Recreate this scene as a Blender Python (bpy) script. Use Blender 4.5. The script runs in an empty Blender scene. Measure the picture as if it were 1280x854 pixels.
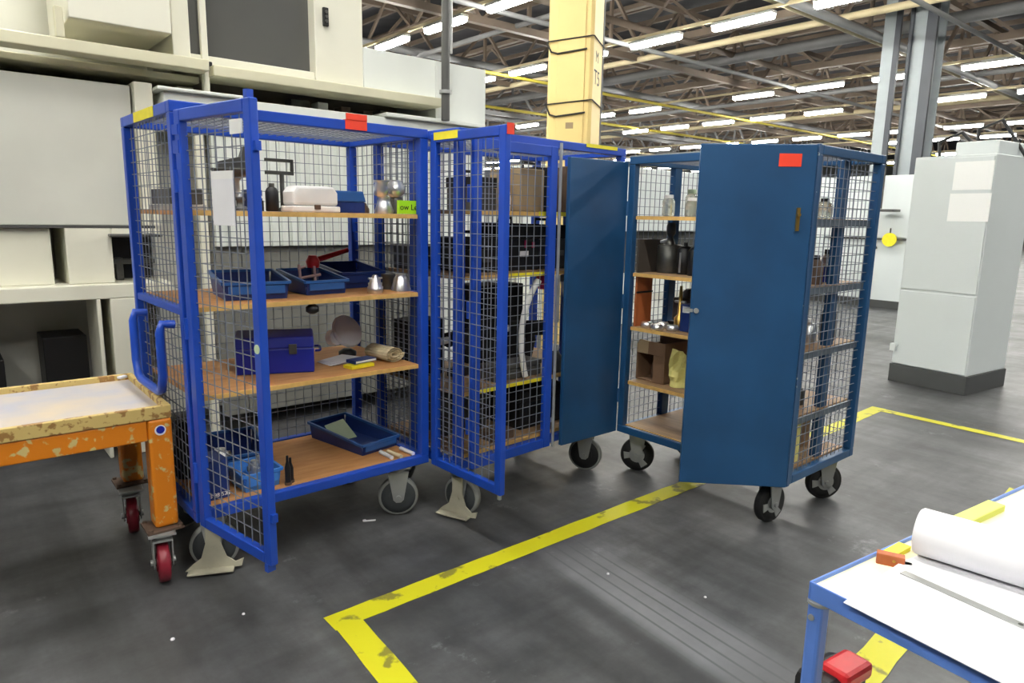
import bpy, math, random
from math import sin, cos, pi, radians as R
from mathutils import Vector, Matrix
random.seed(7)
SC = bpy.context.scene
COL = SC.collection

# ------------------------------------------------------------------ camera, world, exposure
cam_d = bpy.data.cameras.new('camera'); cam = bpy.data.objects.new('camera', cam_d); COL.objects.link(cam)
cam_d.sensor_width = 36.0; cam_d.lens = 36.0 * 859.8 / 1280.0; cam_d.clip_end = 300
PITCH, ROLL = 0.1802, 0.0193
fw = Vector((0, cos(PITCH), -sin(PITCH))); up = Vector((0, sin(PITCH), cos(PITCH))); rt = Vector((1, 0, 0))
r2 = rt * cos(ROLL) + up * sin(ROLL); u2 = -rt * sin(ROLL) + up * cos(ROLL)
mw = Matrix((r2, u2, -fw)).transposed().to_4x4(); mw.translation = (0, 0, 1.5)
cam.matrix_world = mw
SC.camera = cam
world = bpy.data.worlds.new('world'); SC.world = world; world.use_nodes = True
world.node_tree.nodes['Background'].inputs[0].default_value = (0.62, 0.66, 0.72, 1)
world.node_tree.nodes['Background'].inputs[1].default_value = 0.05
SC.view_settings.view_transform = 'Standard'; SC.view_settings.look = 'None'
SC.view_settings.gamma = 1.0; SC.view_settings.use_curve_mapping = False
SC.view_settings.exposure = 1.38
LAMP_STRENGTH = 40.0
SC.cycles.use_denoising = True
SC.cycles.max_bounces = 7; SC.cycles.diffuse_bounces = 4; SC.cycles.sample_clamp_indirect = 6.0

# ------------------------------------------------------------------ materials
def lin(c):
    return tuple(((v / 255) / 12.92 if v / 255 <= 0.04045 else ((v / 255 + 0.055) / 1.055) ** 2.4) for v in c)

def mat(name, rgb, rough=0.5, metal=0.0, var=0.0, scale=8.0, rgb2=None, thr=None, spec=0.5, bump=0.0, emit=0.0, alpha=1.0, trans=0.0, stretch=None):
    """procedural principled material; var = brightness mottling, rgb2/thr = second colour in worn patches"""
    m = bpy.data.materials.new(name); m.use_nodes = True
    nt = m.node_tree; b = nt.nodes['Principled BSDF']
    b.inputs['Roughness'].default_value = rough; b.inputs['Metallic'].default_value = metal
    b.inputs['Specular IOR Level'].default_value = spec
    c = lin(rgb) + (1,)
    b.inputs['Base Color'].default_value = c
    if trans: b.inputs['Transmission Weight'].default_value = trans
    if alpha < 1: b.inputs['Alpha'].default_value = alpha
    if emit:
        b.inputs['Emission Color'].default_value = c; b.inputs['Emission Strength'].default_value = emit
    if var or rgb2 or bump:
        tc = nt.nodes.new('ShaderNodeTexCoord'); mp = nt.nodes.new('ShaderNodeMapping')
        if stretch: mp.inputs['Scale'].default_value = stretch
        nt.links.new(tc.outputs['Object'], mp.inputs['Vector'])
        n = nt.nodes.new('ShaderNodeTexNoise'); n.inputs['Scale'].default_value = scale; n.inputs['Detail'].default_value = 6
        nt.links.new(mp.outputs['Vector'], n.inputs['Vector'])
        ramp = nt.nodes.new('ShaderNodeValToRGB')
        if rgb2 and thr is not None:
            ramp.color_ramp.elements[0].position = thr; ramp.color_ramp.elements[1].position = thr + 0.05
            ramp.color_ramp.elements[0].color = c; ramp.color_ramp.elements[1].color = lin(rgb2) + (1,)
        elif rgb2:
            ramp.color_ramp.elements[0].position = 0.3; ramp.color_ramp.elements[1].position = 0.7
            ramp.color_ramp.elements[0].color = c; ramp.color_ramp.elements[1].color = lin(rgb2) + (1,)
        else:
            ramp.color_ramp.elements[0].position = 0.3; ramp.color_ramp.elements[1].position = 0.7
            ramp.color_ramp.elements[0].color = tuple(v * (1 - var) for v in c[:3]) + (1,)
            ramp.color_ramp.elements[1].color = tuple(min(1, v * (1 + var)) for v in c[:3]) + (1,)
        nt.links.new(n.outputs['Fac'], ramp.inputs['Fac'])
        nt.links.new(ramp.outputs['Color'], b.inputs['Base Color'])
        if bump:
            bp = nt.nodes.new('ShaderNodeBump'); bp.inputs['Strength'].default_value = bump; bp.inputs['Distance'].default_value = 0.01
            nt.links.new(n.outputs['Fac'], bp.inputs['Height']); nt.links.new(bp.outputs['Normal'], b.inputs['Normal'])
    return m

M = {}
M['blue'] = mat('blue_enamel', (26, 72, 178), 0.38, 0, 0.12, 5)
M['teal'] = mat('teal_enamel', (27, 72, 114), 0.42, 0, 0.18, 3)
M['chipped'] = mat('chipped_teal_enamel', (48, 82, 122), 0.45, 0, 0, 26, (190, 195, 195), 0.68)
M['wire'] = mat('mesh_wire', (124, 130, 142), 0.45, 0.25, 0.1, 20)
M['rod'] = mat('galvanised_rod', (168, 172, 176), 0.4, 0.6, 0.1, 12)
M['ply'] = mat('plywood', (176, 122, 72), 0.55, 0, 0, 6, (196, 146, 92), None, stretch=(1, 7, 7))
M['plyedge'] = mat('plywood_edge', (212, 170, 98), 0.6, 0, 0.12, 30)
M['plydark'] = mat('aged_plywood', (134, 106, 78), 0.6, 0, 0, 6, (160, 128, 92), None, stretch=(1, 7, 7))
M['galv'] = mat('galvanised_steel', (172, 174, 172), 0.38, 0.55, 0.08, 14)
M['pedal'] = mat('beige_enamel', (176, 172, 152), 0.45, 0, 0.1, 12)
M['tyregrey'] = mat('grey_rubber', (58, 62, 64), 0.6, 0, 0.1, 12)
M['tread'] = mat('light_grey_rubber', (132, 134, 130), 0.6, 0, 0.1, 12)
M['rubber'] = mat('black_rubber', (28, 28, 28), 0.55, 0, 0.15, 10)
M['redwheel'] = mat('red_polyurethane', (128, 28, 44), 0.38, 0, 0.2, 14)
M['cream'] = mat('cream_enamel', (224, 222, 205), 0.45, 0, 0.05, 2)
M['beige'] = mat('beige_enamel_beam', (214, 210, 182), 0.5, 0, 0.07, 3)
M['offwhite'] = mat('offwhite_enamel', (224, 228, 222), 0.42, 0, 0.04, 2)
M['rust'] = mat('cream_enamel_rust_run', (226, 224, 208), 0.5, 0, 0, 1.6, (176, 150, 92), 0.66, stretch=(7, 1, 0.12))
M['machgrey'] = mat('grey_machine_enamel', (206, 206, 196), 0.5, 0, 0.06, 2)
M['darkgrey'] = mat('dark_grey_enamel', (74, 74, 72), 0.5, 0, 0.15, 3)
M['grille'] = mat('mid_grey_enamel', (128, 128, 122), 0.5, 0, 0.12, 3)
M['gapgrey'] = mat('brown_grey_enamel', (146, 136, 116), 0.6, 0, 0.25, 4)
M['railgrey'] = mat('grey_blue_enamel', (96, 108, 120), 0.45, 0.2, 0.15, 8)
M['palelime'] = mat('pale_lime_card', (216, 226, 110), 0.6)
M['smoked'] = mat('smoked_glass', (84, 84, 82), 0.28, 0, 0.12, 1.5)
M['black'] = mat('black_plastic', (20, 20, 22), 0.45, 0, 0.15, 10)
M['fabric'] = mat('black_fabric', (22, 22, 26), 0.9, 0, 0.3, 30, bump=0.3)
M['steel'] = mat('dark_steel', (96, 96, 92), 0.4, 0.7, 0.2, 20)
M['chrome'] = mat('polished_chrome', (236, 236, 236), 0.33, 1.0)
M['bluebin'] = mat('blue_plastic', (44, 92, 158), 0.4, 0, 0.08, 8)
M['navybin'] = mat('navy_plastic', (24, 50, 116), 0.42, 0, 0.08, 8)
M['bluebag'] = mat('royal_blue_plastic', (22, 36, 150), 0.4, 0, 0.1, 8)
M['lightblue'] = mat('light_blue_plastic', (66, 132, 214), 0.4, 0, 0.06, 8)
M['white'] = mat('white_plastic', (232, 232, 230), 0.4, 0, 0.03, 8)
M['paper'] = mat('white_paper', (226, 226, 230), 0.75, 0, 0.03, 8)
M['greenpaper'] = mat('pale_green_paper', (186, 206, 176), 0.75, 0, 0.06, 10)
M['lime'] = mat('lime_card', (170, 232, 30), 0.5, 0, 0.03, 5)
M['yellow'] = mat('yellow_tape', (236, 222, 40), 0.5, 0, 0.08, 20)
M['red'] = mat('red_tag', (240, 66, 40), 0.5, 0, 0.04, 8)
M['redplastic'] = mat('red_plastic', (206, 38, 44), 0.35, 0, 0.08, 8)
M['magenta'] = mat('magenta_plastic', (178, 24, 84), 0.45, 0, 0.08, 8)
M['card'] = mat('cardboard', (164, 142, 108), 0.75, 0, 0.1, 6)
M['brownbox'] = mat('brown_cardboard', (122, 94, 70), 0.8, 0, 0.2, 5)
M['packpaper'] = mat('yellowed_packing_paper', (214, 206, 128), 0.8, 0, 0.1, 12, bump=0.5)
M['orangewood'] = mat('orange_board', (178, 98, 52), 0.55, 0, 0.12, 4, stretch=(6, 6, 1))
M['darkboard'] = mat('dark_brown_board', (66, 60, 54), 0.7, 0, 0.15, 5)
M['orange'] = mat('splattered_orange_paint', (216, 126, 20), 0.42, 0, 0, 24, (206, 186, 122), 0.575, bump=0.15)
M['splatter'] = mat('heavily_splattered_rim', (204, 178, 110), 0.5, 0, 0, 26, (150, 112, 60), 0.52, bump=0.2)
M['tray'] = mat('mottled_tray_board', (204, 186, 158), 0.36, 0, 0, 3.6, (160, 166, 186), None)  # tan board mottled with blue-grey
M['rustplate'] = mat('rusty_plate', (98, 80, 68), 0.6, 0.3, 0.25, 14)
M['tablewood'] = mat('pale_table_board', (250, 238, 200), 0.5, 0, 0.04, 5)
M['tableblue'] = mat('table_blue_enamel', (92, 132, 212), 0.4, 0, 0.1, 8)
M['brownwood'] = mat('brown_wood_block', (172, 92, 48), 0.55, 0, 0.2, 20)
M['column'] = mat('yellow_masonry_paint', (236, 208, 138), 0.55, 0, 0.06, 2)
M['columnside'] = M['column']
M['cable'] = mat('dark_cable', (48, 46, 42), 0.6)
M['greycol'] = mat('grey_steel_column', (150, 158, 160), 0.5, 0, 0.12, 1.5)
M['greydark'] = mat('dark_grey_steel', (62, 66, 72), 0.5, 0, 0.12, 1.5)
M['truss'] = mat('brown_truss_steel', (118, 104, 90), 0.6, 0, 0.25, 0.6)
M['trussgrey'] = mat('grey_truss_steel', (128, 128, 128), 0.6, 0, 0.2, 0.6)
M['roof'] = mat('dark_roof_deck', (60, 60, 64), 0.75, 0, 0.35, 0.35, stretch=(1, 4, 1))
M['rail'] = mat('lamp_rail_beige', (196, 182, 146), 0.5, 0, 0.1, 1)
M['yellowrail'] = mat('yellow_crane_rail', (206, 190, 70), 0.5, 0, 0.1, 1)
M['lamphouse'] = mat('lamp_housing', (190, 190, 186), 0.4, 0.2)
M['tube'] = mat('lit_fluorescent_tube', (255, 253, 246), 0.4, emit=LAMP_STRENGTH)
M['notice'] = mat('white_notice_paper', (244, 246, 244), 0.7)
M['cabinet'] = mat('white_cabinet_enamel', (212, 219, 219), 0.4, 0, 0.03, 1)
M['plinth'] = mat('dark_plinth', (72, 74, 74), 0.55, 0, 0.1, 4)
M['wall'] = mat('far_wall', (128, 132, 130), 0.7, 0, 0.12, 0.3)
M['clear'] = mat('clear_plastic', (214, 220, 210), 0.15, 0, trans=0.75)
M['brass'] = mat('brass', (196, 160, 84), 0.3, 0.9)
M['cloth'] = mat('cream_cloth', (214, 200, 164), 0.85, 0, 0.15, 20, bump=0.4)
M['rose'] = mat('rose_grey_plastic', (170, 140, 138), 0.5)
M['marks'] = mat('white_lettering', (236, 236, 236), 0.6)
M['ink'] = mat('black_lettering', (22, 22, 20), 0.6)

def floor_material():
    m = bpy.data.materials.new('sealed_dark_concrete'); m.use_nodes = True
    nt = m.node_tree; N = nt.nodes; L = nt.links; b = N['Principled BSDF']
    tc = N.new('ShaderNodeTexCoord')
    rot = N.new('ShaderNodeMapping'); rot.inputs['Rotation'].default_value = (0, 0, R(-40)); L.new(tc.outputs['Object'], rot.inputs['Vector'])
    def noise(scale, detail, vec, rough=0.6):
        n = N.new('ShaderNodeTexNoise'); n.inputs['Scale'].default_value = scale; n.inputs['Detail'].default_value = detail
        n.inputs['Roughness'].default_value = rough; L.new(vec, n.inputs['Vector']); return n.outputs['Fac']
    def ramp(fac, p0, p1, c0, c1):
        r = N.new('ShaderNodeValToRGB'); r.color_ramp.elements[0].position = p0; r.color_ramp.elements[1].position = p1
        r.color_ramp.elements[0].color = lin(c0) + (1,) if len(c0) == 3 else c0
        r.color_ramp.elements[1].color = lin(c1) + (1,) if len(c1) == 3 else c1
        L.new(fac, r.inputs['Fac']); return r.outputs['Color']
    def mix(kind, fac, a, bb):
        x = N.new('ShaderNodeMix'); x.data_type = 'RGBA'; x.blend_type = kind
        if isinstance(fac, float): x.inputs['Factor'].default_value = fac
        else: L.new(fac, x.inputs['Factor'])
        L.new(a, x.inputs['A']); L.new(bb, x.inputs['B']); return x.outputs['Result']
    base = ramp(noise(0.8, 9, rot.outputs['Vector'], 0.62), 0.33, 0.66, (64, 66, 67), (116, 117, 119))
    fine = ramp(noise(8, 9, rot.outputs['Vector'], 0.75), 0.28, 0.72, (165, 165, 165), (255, 255, 255))
    c = mix('MULTIPLY', 0.85, base, fine)
    st = N.new('ShaderNodeMapping'); st.inputs['Scale'].default_value = (0.5, 4.5, 1); L.new(rot.outputs['Vector'], st.inputs['Vector'])
    st2 = N.new('ShaderNodeMapping'); st2.inputs['Scale'].default_value = (3.6, 0.45, 1); L.new(rot.outputs['Vector'], st2.inputs['Vector'])
    streak = ramp(noise(1.0, 6, st2.outputs['Vector']), 0.36, 0.6, (128, 128, 128), (255, 255, 255))
    c = mix('MULTIPLY', 0.7, c, streak)
    streak2 = ramp(noise(1.3, 5, st.outputs['Vector']), 0.40, 0.55, (170, 170, 170), (255, 255, 255))
    c = mix('MULTIPLY', 0.4, c, streak2)
    sc = ramp(noise(2.6, 12, rot.outputs['Vector'], 0.78), 0.60, 0.72, (0, 0, 0), (255, 255, 255))
    pale = N.new('ShaderNodeRGB'); pale.outputs[0].default_value = lin((138, 140, 143)) + (1,)
    sf = N.new('ShaderNodeMath'); sf.operation = 'MULTIPLY'; sf.inputs[1].default_value = 0.7; L.new(sc, sf.inputs[0])
    c = mix('MIX', sf.outputs[0], c, pale.outputs[0])
    sep = N.new('ShaderNodeSeparateXYZ'); L.new(rot.outputs['Vector'], sep.inputs[0])
    def mr(sock, lo, hi, flip=False):
        n = N.new('ShaderNodeMapRange'); n.interpolation_type = 'SMOOTHSTEP'; n.inputs[1].default_value = lo; n.inputs[2].default_value = hi
        n.inputs[3].default_value = 1.0 if flip else 0.0; n.inputs[4].default_value = 0.0 if flip else 1.0; L.new(sock, n.inputs[0]); return n.outputs[0]
    def mul(*socks):
        o = socks[0]
        for q in socks[1:]:
            n = N.new('ShaderNodeMath'); n.operation = 'MULTIPLY'; L.new(o, n.inputs[0])
            if isinstance(q, float): n.inputs[1].default_value = q
            else: L.new(q, n.inputs[1])
            o = n.outputs[0]
        return o
    # pale scuffed lane with tyre lines, worn into the slab
    skew = N.new('ShaderNodeMath'); skew.operation = 'MULTIPLY_ADD'; skew.inputs[1].default_value = -0.09; L.new(sep.outputs[1], skew.inputs[0]); L.new(sep.outputs[0], skew.inputs[2])
    ax = skew.outputs[0]
    lane = mul(mr(ax, 1.72, 1.80), mr(ax, 1.98, 2.12, True), mr(sep.outputs[1], 0.7, 1.25), mr(sep.outputs[1], 1.75, 2.35, True))
    c = mix('MIX', mul(lane, 0.5), c, pale.outputs[0])
    wv = N.new('ShaderNodeMath'); wv.operation = 'SINE'; w0 = N.new('ShaderNodeMath'); w0.operation = 'MULTIPLY'; w0.inputs[1].default_value = 2 * pi / 0.062; L.new(ax, w0.inputs[0]); L.new(w0.outputs[0], wv.inputs[0])
    dark = N.new('ShaderNodeRGB'); dark.outputs[0].default_value = lin((50, 50, 52)) + (1,)
    c = mix('MIX', mul(mr(wv.outputs[0], 0.75, 0.98), lane, 0.55), c, dark.outputs[0])
    c = mix('MIX', mul(mr(ax, 1.63, 1.68), mr(ax, 1.70, 1.76, True), mr(sep.outputs[1], 1.6, 2.1, True), 0.6), c, dark.outputs[0])
    L.new(c, b.inputs['Base Color'])
    rr = N.new('ShaderNodeMapRange'); rr.inputs[1].default_value = 0.3; rr.inputs[2].default_value = 0.7
    rr.inputs[3].default_value = 0.42; rr.inputs[4].default_value = 0.6
    L.new(noise(1.4, 6, rot.outputs['Vector']), rr.inputs[0]); L.new(rr.outputs[0], b.inputs['Roughness'])
    b.inputs['Specular IOR Level'].default_value = 0.75
    return m
M['floor'] = floor_material()
M['linepaint'] = mat('worn_yellow_line_paint', (196, 192, 20), 0.5, 0, 0, 9, (128, 124, 44), 0.585)
M['tyremark'] = mat('dark_tyre_mark', (58, 58, 60), 0.5, 0, 0.2, 5)
M['palemark'] = mat('pale_scuffed_concrete', (92, 93, 96), 0.5, 0, 0.35, 5)

# ------------------------------------------------------------------ mesh helpers
class MB:
    def __init__(s): s.v = []; s.f = []; s.sm = []
    def add(s, vs, fs, smooth=False, mtx=None):
        n = len(s.v)
        s.v += [tuple(mtx @ Vector(p)) if mtx else tuple(p) for p in vs]
        for f in fs: s.f.append(tuple(i + n for i in f)); s.sm.append(smooth)
        return s
    def box(s, a, b, mtx=None):
        x0, y0, z0 = a; x1, y1, z1 = b
        vs = [(x0, y0, z0), (x1, y0, z0), (x1, y1, z0), (x0, y1, z0), (x0, y0, z1), (x1, y0, z1), (x1, y1, z1), (x0, y1, z1)]
        return s.add(vs, [(0, 3, 2, 1), (4, 5, 6, 7), (0, 1, 5, 4), (1, 2, 6, 5), (2, 3, 7, 6), (3, 0, 4, 7)], False, mtx)
    def prism(s, poly, z0, z1, mtx=None):        # polygon in xy, extruded in z
        n = len(poly)
        vs = [(x, y, z0) for x, y in poly] + [(x, y, z1) for x, y in poly]
        fs = [tuple(reversed(range(n))), tuple(range(n, 2 * n))] + [(i, (i + 1) % n, n + (i + 1) % n, n + i) for i in range(n)]
        return s.add(vs, fs, False, mtx)
    def lathe(s, prof, seg=24, mtx=None, smooth=True):   # profile (r, z) around z, capped at the ends
        vs = []; fs = []
        for r, z in prof:
            for k in range(seg): vs.append((r * cos(2 * pi * k / seg), r * sin(2 * pi * k / seg), z))
        for j in range(len(prof) - 1):
            for k in range(seg):
                k2 = (k + 1) % seg
                fs.append((j * seg + k, j * seg + k2, (j + 1) * seg + k2, (j + 1) * seg + k))
        s.add(vs, fs, smooth, mtx)
        n = len(prof)
        s.add(vs[:seg], [tuple(reversed(range(seg)))], False, mtx); s.add(vs[-seg:], [tuple(range(seg))], False, mtx)
        return s
    def rod(s, p, q, r, seg=8, r2=None):
        p = Vector(p); q = Vector(q); d = q - p
        m = d.to_track_quat('Z', 'Y').to_matrix().to_4x4(); m.translation = p
        return s.lathe([(r, 0), (r if r2 is None else r2, d.length)], seg, m, seg > 4)
    def tube(s, pts, r, seg=8, closed=False):
        pts = [Vector(p) for p in pts]; n = len(pts); vs = []; fs = []
        for i, p in enumerate(pts):
            d = (pts[min(i + 1, n - 1)] - pts[max(i - 1, 0)]).normalized()
            q = d.to_track_quat('Z', 'Y').to_matrix()
            if i == 0: X = q.col[0]
            X = (X - d * X.dot(d)).normalized(); Y = d.cross(X)
            rr = r[i] if isinstance(r, (list, tuple)) else r
            for k in range(seg):
                a = 2 * pi * k / seg; vs.append(p + X * (rr * cos(a)) + Y * (rr * sin(a)))
        for i in range(n - 1):
            for k in range(seg):
                k2 = (k + 1) % seg; fs.append((i * seg + k, i * seg + k2, (i + 1) * seg + k2, (i + 1) * seg + k))
        s.add(vs, fs, True)
        s.add(vs[:seg], [tuple(reversed(range(seg)))]); s.add(vs[-seg:], [tuple(range(seg))])
        return s
    def bar(s, p, q, w):                          # square wire between two points along one axis
        a = [min(p[i], q[i]) for i in range(3)]; b = [max(p[i], q[i]) for i in range(3)]
        for i in range(3):
            if b[i] - a[i] < 1e-6: a[i] -= w / 2; b[i] += w / 2
        return s.box(a, b)
    def grid(s, o, ax_u, ax_v, lu, lv, step, w=0.005):
        """welded wire mesh: o corner, ax_u/ax_v axis indices"""
        nu = max(1, round(lu / step)); nv = max(1, round(lv / step))
        for i in range(1, nu):
            p = list(o); p[ax_u] += lu * i / nu; q = list(p); q[ax_v] += lv; s.bar(p, q, w)
        for j in range(1, nv):
            p = list(o); p[ax_v] += lv * j / nv; q = list(p); q[ax_u] += lu
            k = 3 - ax_u - ax_v; p[k] += w; q[k] += w; s.bar(p, q, w)
        return s
    def beam(s, p, q, w, h):                      # rectangular bar between arbitrary points
        p = Vector(p); q = Vector(q); d = q - p; L = d.length; d.normalize()
        side = d.cross(Vector((0, 0, 1)))
        if side.length < 1e-4: side = Vector((1, 0, 0))
        side.normalize(); u = side.cross(d)
        m = Matrix((side, d, u)).transposed().to_4x4(); m.translation = p
        return s.box((-w / 2, 0, -h / 2), (w / 2, L, h / 2), m)
    def build(s, name, m, parent=None, bevel=0.0, loc=None, rot=None):
        me = bpy.data.meshes.new(name); me.from_pydata(s.v, [], s.f); me.update()
        me.polygons.foreach_set('use_smooth', s.sm)
        o = bpy.data.objects.new(name, me); COL.objects.link(o); me.materials.append(M[m] if isinstance(m, str) else m)
        if parent: o.parent = parent
        if loc: o.location = loc
        if rot is not None: o.rotation_euler = rot if isinstance(rot, tuple) else (0, 0, rot)
        if bevel:
            bv = o.modifiers.new('bevel', 'BEVEL'); bv.width = bevel; bv.segments = 2; bv.limit_method = 'ANGLE'; bv.angle_limit = R(40)
        return o

def tag(o, label, cat=None, group=None):
    o['label'] = label
    if cat: o['category'] = cat
    if group: o['group'] = group
    return o
def thing(name, label, cat, loc=(0, 0, 0), rz=0.0, group=None):
    o = bpy.data.objects.new(name, None); COL.objects.link(o); o.empty_display_size = 0.1
    o.location = loc; o.rotation_euler = (0, 0, rz)
    return tag(o, label, cat, group)
def structure(o):
    o['kind'] = 'structure'; return o
def label_part(o, label): o['label'] = label; return o
def copy_tree(o, parent=None):
    c = o.copy(); COL.objects.link(c)
    if parent: c.parent = parent
    for ch in list(o.children): copy_tree(ch, c)
    return c
def text(name, body, size, m, parent, loc, rot, depth=0.0006):
    cu = bpy.data.curves.new(name, 'FONT'); cu.body = body; cu.size = size; cu.extrude = depth; cu.align_x = 'CENTER'; cu.align_y = 'CENTER'
    t = bpy.data.objects.new(name, cu); COL.objects.link(t)
    me = bpy.data.meshes.new_from_object(t.evaluated_get(bpy.context.evaluated_depsgraph_get()))
    bpy.data.objects.remove(t); bpy.data.curves.remove(cu)
    o = bpy.data.objects.new(name, me); COL.objects.link(o); me.materials.clear(); me.materials.append(M[m])
    o.parent = parent; o.location = loc; o.rotation_euler = rot
    return o

G = R(40)                                         # the hall's grid runs 40 degrees off the camera
def g2w(a, b, z=0.0): return (a * cos(G) - b * sin(G), a * sin(G) + b * cos(G), z)

# ------------------------------------------------------------------ the hall: floor, roof, walls, trusses
fl = structure(MB().box((-70, -70, -0.2), (70, 90, 0)).build('floor', 'floor'))
def gquad(mb, pts, z0=0.0, z1=0.002):
    mb.prism(pts, z0, z1)
lines = MB()                                      # yellow bay markings painted on the floor
def strip(p, q, w, name='painted_line', m='linepaint', z=None):
    strip.n = getattr(strip, 'n', 0) + 1; z = 0.0016 + 0.0003 * strip.n
    p = Vector(p); q = Vector(q); d = (q - p).normalized(); n = Vector((-d.y, d.x))
    mb = MB(); N = max(2, int((q - p).length / 0.1))
    top = []; bot = []
    for i in range(N + 1):
        c = p + (q - p) * i / N; e = random.uniform(-0.003, 0.003)
        top.append(tuple(c + n * (w / 2 + e))); bot.append(tuple(c - n * (w / 2 + e)))
    mb.prism(bot + top[::-1], z - 0.0012, z)
    return label_part(mb.build(name, m, fl), 'worn yellow line painted on the floor')
# measured on the floor plane
strip((-0.655, 2.315), (2.30, 4.83), 0.105)       # long line under the teal cart
strip((-0.62, 2.37), (0.35, 1.05), 0.105)         # front leg of the bay corner
strip((2.30, 4.83), (3.04, 5.50), 0.105)
strip((2.97, 5.50), (3.9, 4.33), 0.09)            # far right leg
strip((0.8, 1.70), (2.95, 3.75), 0.115)           # line under the work table
roof = structure(MB().box((-70, -70, 8.6), (70, 90, 8.8)).build('ceiling', 'roof'))
for nm, a, b in (('wall_far', (-70, 89.5, 0), (70, 90, 8.6)), ('wall_right', (69.5, -70, 0), (70, 89.5, 8.6)), ('wall_left', (-70, -70, 0), (-69.5, 89.5, 8.6)), ('wall_back', (-69.5, -70, 0), (69.5, -69.5, 8.6))):
    structure(MB().box(a, b).build(nm, 'wall'))
# roof trusses across the hall, each one object, aligned with the grid
trim_n = 0
def trim(mb, m, bevel=0):
    global trim_n
    trim_n += 1
    o = mb.build('trim_%d' % trim_n, m, None, bevel, (0, 0, 0), G); return structure(o)
for b in [2.6 + 6.1 * k for k in range(0, 10)]:
    mb = MB(); a0, a1 = -8, 62
    mb.box((a0, b - 0.09, 6.25), (a1, b + 0.09, 6.43)); mb.box((a0, b - 0.09, 8.0), (a1, b + 0.09, 8.16))
    k = 0; a = a0
    while a < a1 - 1:
        mb.beam((a, b, 6.34), (a + 1.6, b, 8.08), 0.09, 0.09); mb.beam((a + 1.6, b, 8.08), (a + 3.2, b, 6.34), 0.09, 0.09)
        mb.box((a + 1.55, b - 0.04, 6.4), (a + 1.65, b + 0.04, 8.05)); a += 3.2
    trim(mb, 'truss' if int(b) % 3 else 'trussgrey')
for a in (-1.3, 5.25, 11.8, 18.3, 25, 31.5, 38, 44.6, 51):          # longitudinal lattice girders
    mb = MB(); mb.box((a - 0.1, -8, 6.9), (a + 0.1, 62, 7.1)); mb.box((a - 0.1, -8, 8.2), (a + 0.1, 62, 8.34))
    b = -8
    while b < 60:
        mb.beam((a, b, 7.0), (a, b + 1.5, 8.25), 0.08, 0.08); mb.beam((a, b + 1.5, 8.25), (a, b + 3.0, 7.0), 0.08, 0.08); b += 3.0
    trim(mb, 'truss')
mb = MB()
for k in range(46): mb.box((-8 + k * 1.5, -8, 8.36), (-7.9 + k * 1.5, 62, 8.52))
trim(mb, 'truss')
for b, z, r, m in ((6.0, 5.75, 0.05, 'trussgrey'), (8.2, 6.05, 0.10, 'trussgrey'), (8.55, 6.1, 0.05, 'rail'), (12.6, 5.9, 0.06, 'trussgrey'), (13.4, 6.7, 0.1, 'truss'), (17.5, 5.8, 0.05, 'yellowrail'), (19.5, 6.5, 0.12, 'trussgrey'), (23.3, 5.9, 0.06, 'yellowrail'), (27.5, 6.2, 0.1, 'trussgrey'), (31.0, 5.8, 0.06, 'rail')):
    trim(MB().rod((-4, b, z), (58, b, z), r, 8), m)
for a, z, r, m in ((12.3, 6.4, 0.07, 'trussgrey'), (17.2, 6.3, 0.09, 'rail'), (25.4, 6.1, 0.08, 'trussgrey'), (31.8, 6.3, 0.1, 'rail'), (20.3, 6.6, 0.16, 'trussgrey')):
    trim(MB().rod((a, -6, z), (a, 50, z), r, 8), m)
# ------------------------------------------------------------------ fluorescent fixtures in rows
ROWS = (-3.6, 1.0, 9.55, 14.15, 22.5, 27.6, 35.6, 40.3, 48.6, 53.4)
LAMPZ = 5.8
for a in ROWS:
    trim(MB().box((a - 0.035, -20, LAMPZ + 0.13), (a + 0.035, 58, LAMPZ + 0.2)), 'rail')
proto = thing('fluorescent_light', 'x', 'ceiling light')
MB().box((-0.11, -0.76, 0.03), (0.11, 0.76, 0.09)).box((-0.04, -0.3, 0.09), (0.04, 0.3, 0.132)).build('housing', 'lamphouse', proto, 0.008)
MB().prism([(-0.10, 0.03), (-0.085, -0.05), (-0.05, -0.075), (0.05, -0.075), (0.085, -0.05), (0.10, 0.03)], -0.74, 0.74, Matrix(((1, 0, 0, 0), (0, 0, -1, 0), (0, 1, 0, 0), (0, 0, 0, 1)))).build('bloom_diffuser', 'tube', proto, 0.01)  # lit body made thick to imitate the bloom around the lamps
NEAR = {(14.15, 9.2): 'bright light fixture high above the ajar solid door of the teal cart',
        (14.15, 11.6): 'bright light fixture hung just to the right of the yellow column',
        (14.15, 16.4): 'bright light fixture just left of the yellow column at mid height',
        (9.55, 14.0): 'bright light fixture behind the dark drop pipe above the cream machine',
        (9.55, 16.4): 'bright light fixture just over the top edge of the cream machine',
        (9.55, 11.6): 'large bright light fixture at the top edge left of the yellow column',
        (14.15, 6.8): 'bright light fixture at the top edge of the picture right of centre'}
first = True; made = 0
def px(P):
    d = Vector(P) - Vector((0, 0, 1.5)); z = d.dot(fw)
    if z < 0.5: return None
    return 640 + 859.8 * d.dot(r2) / z, 427 - 859.8 * d.dot(u2) / z
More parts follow.
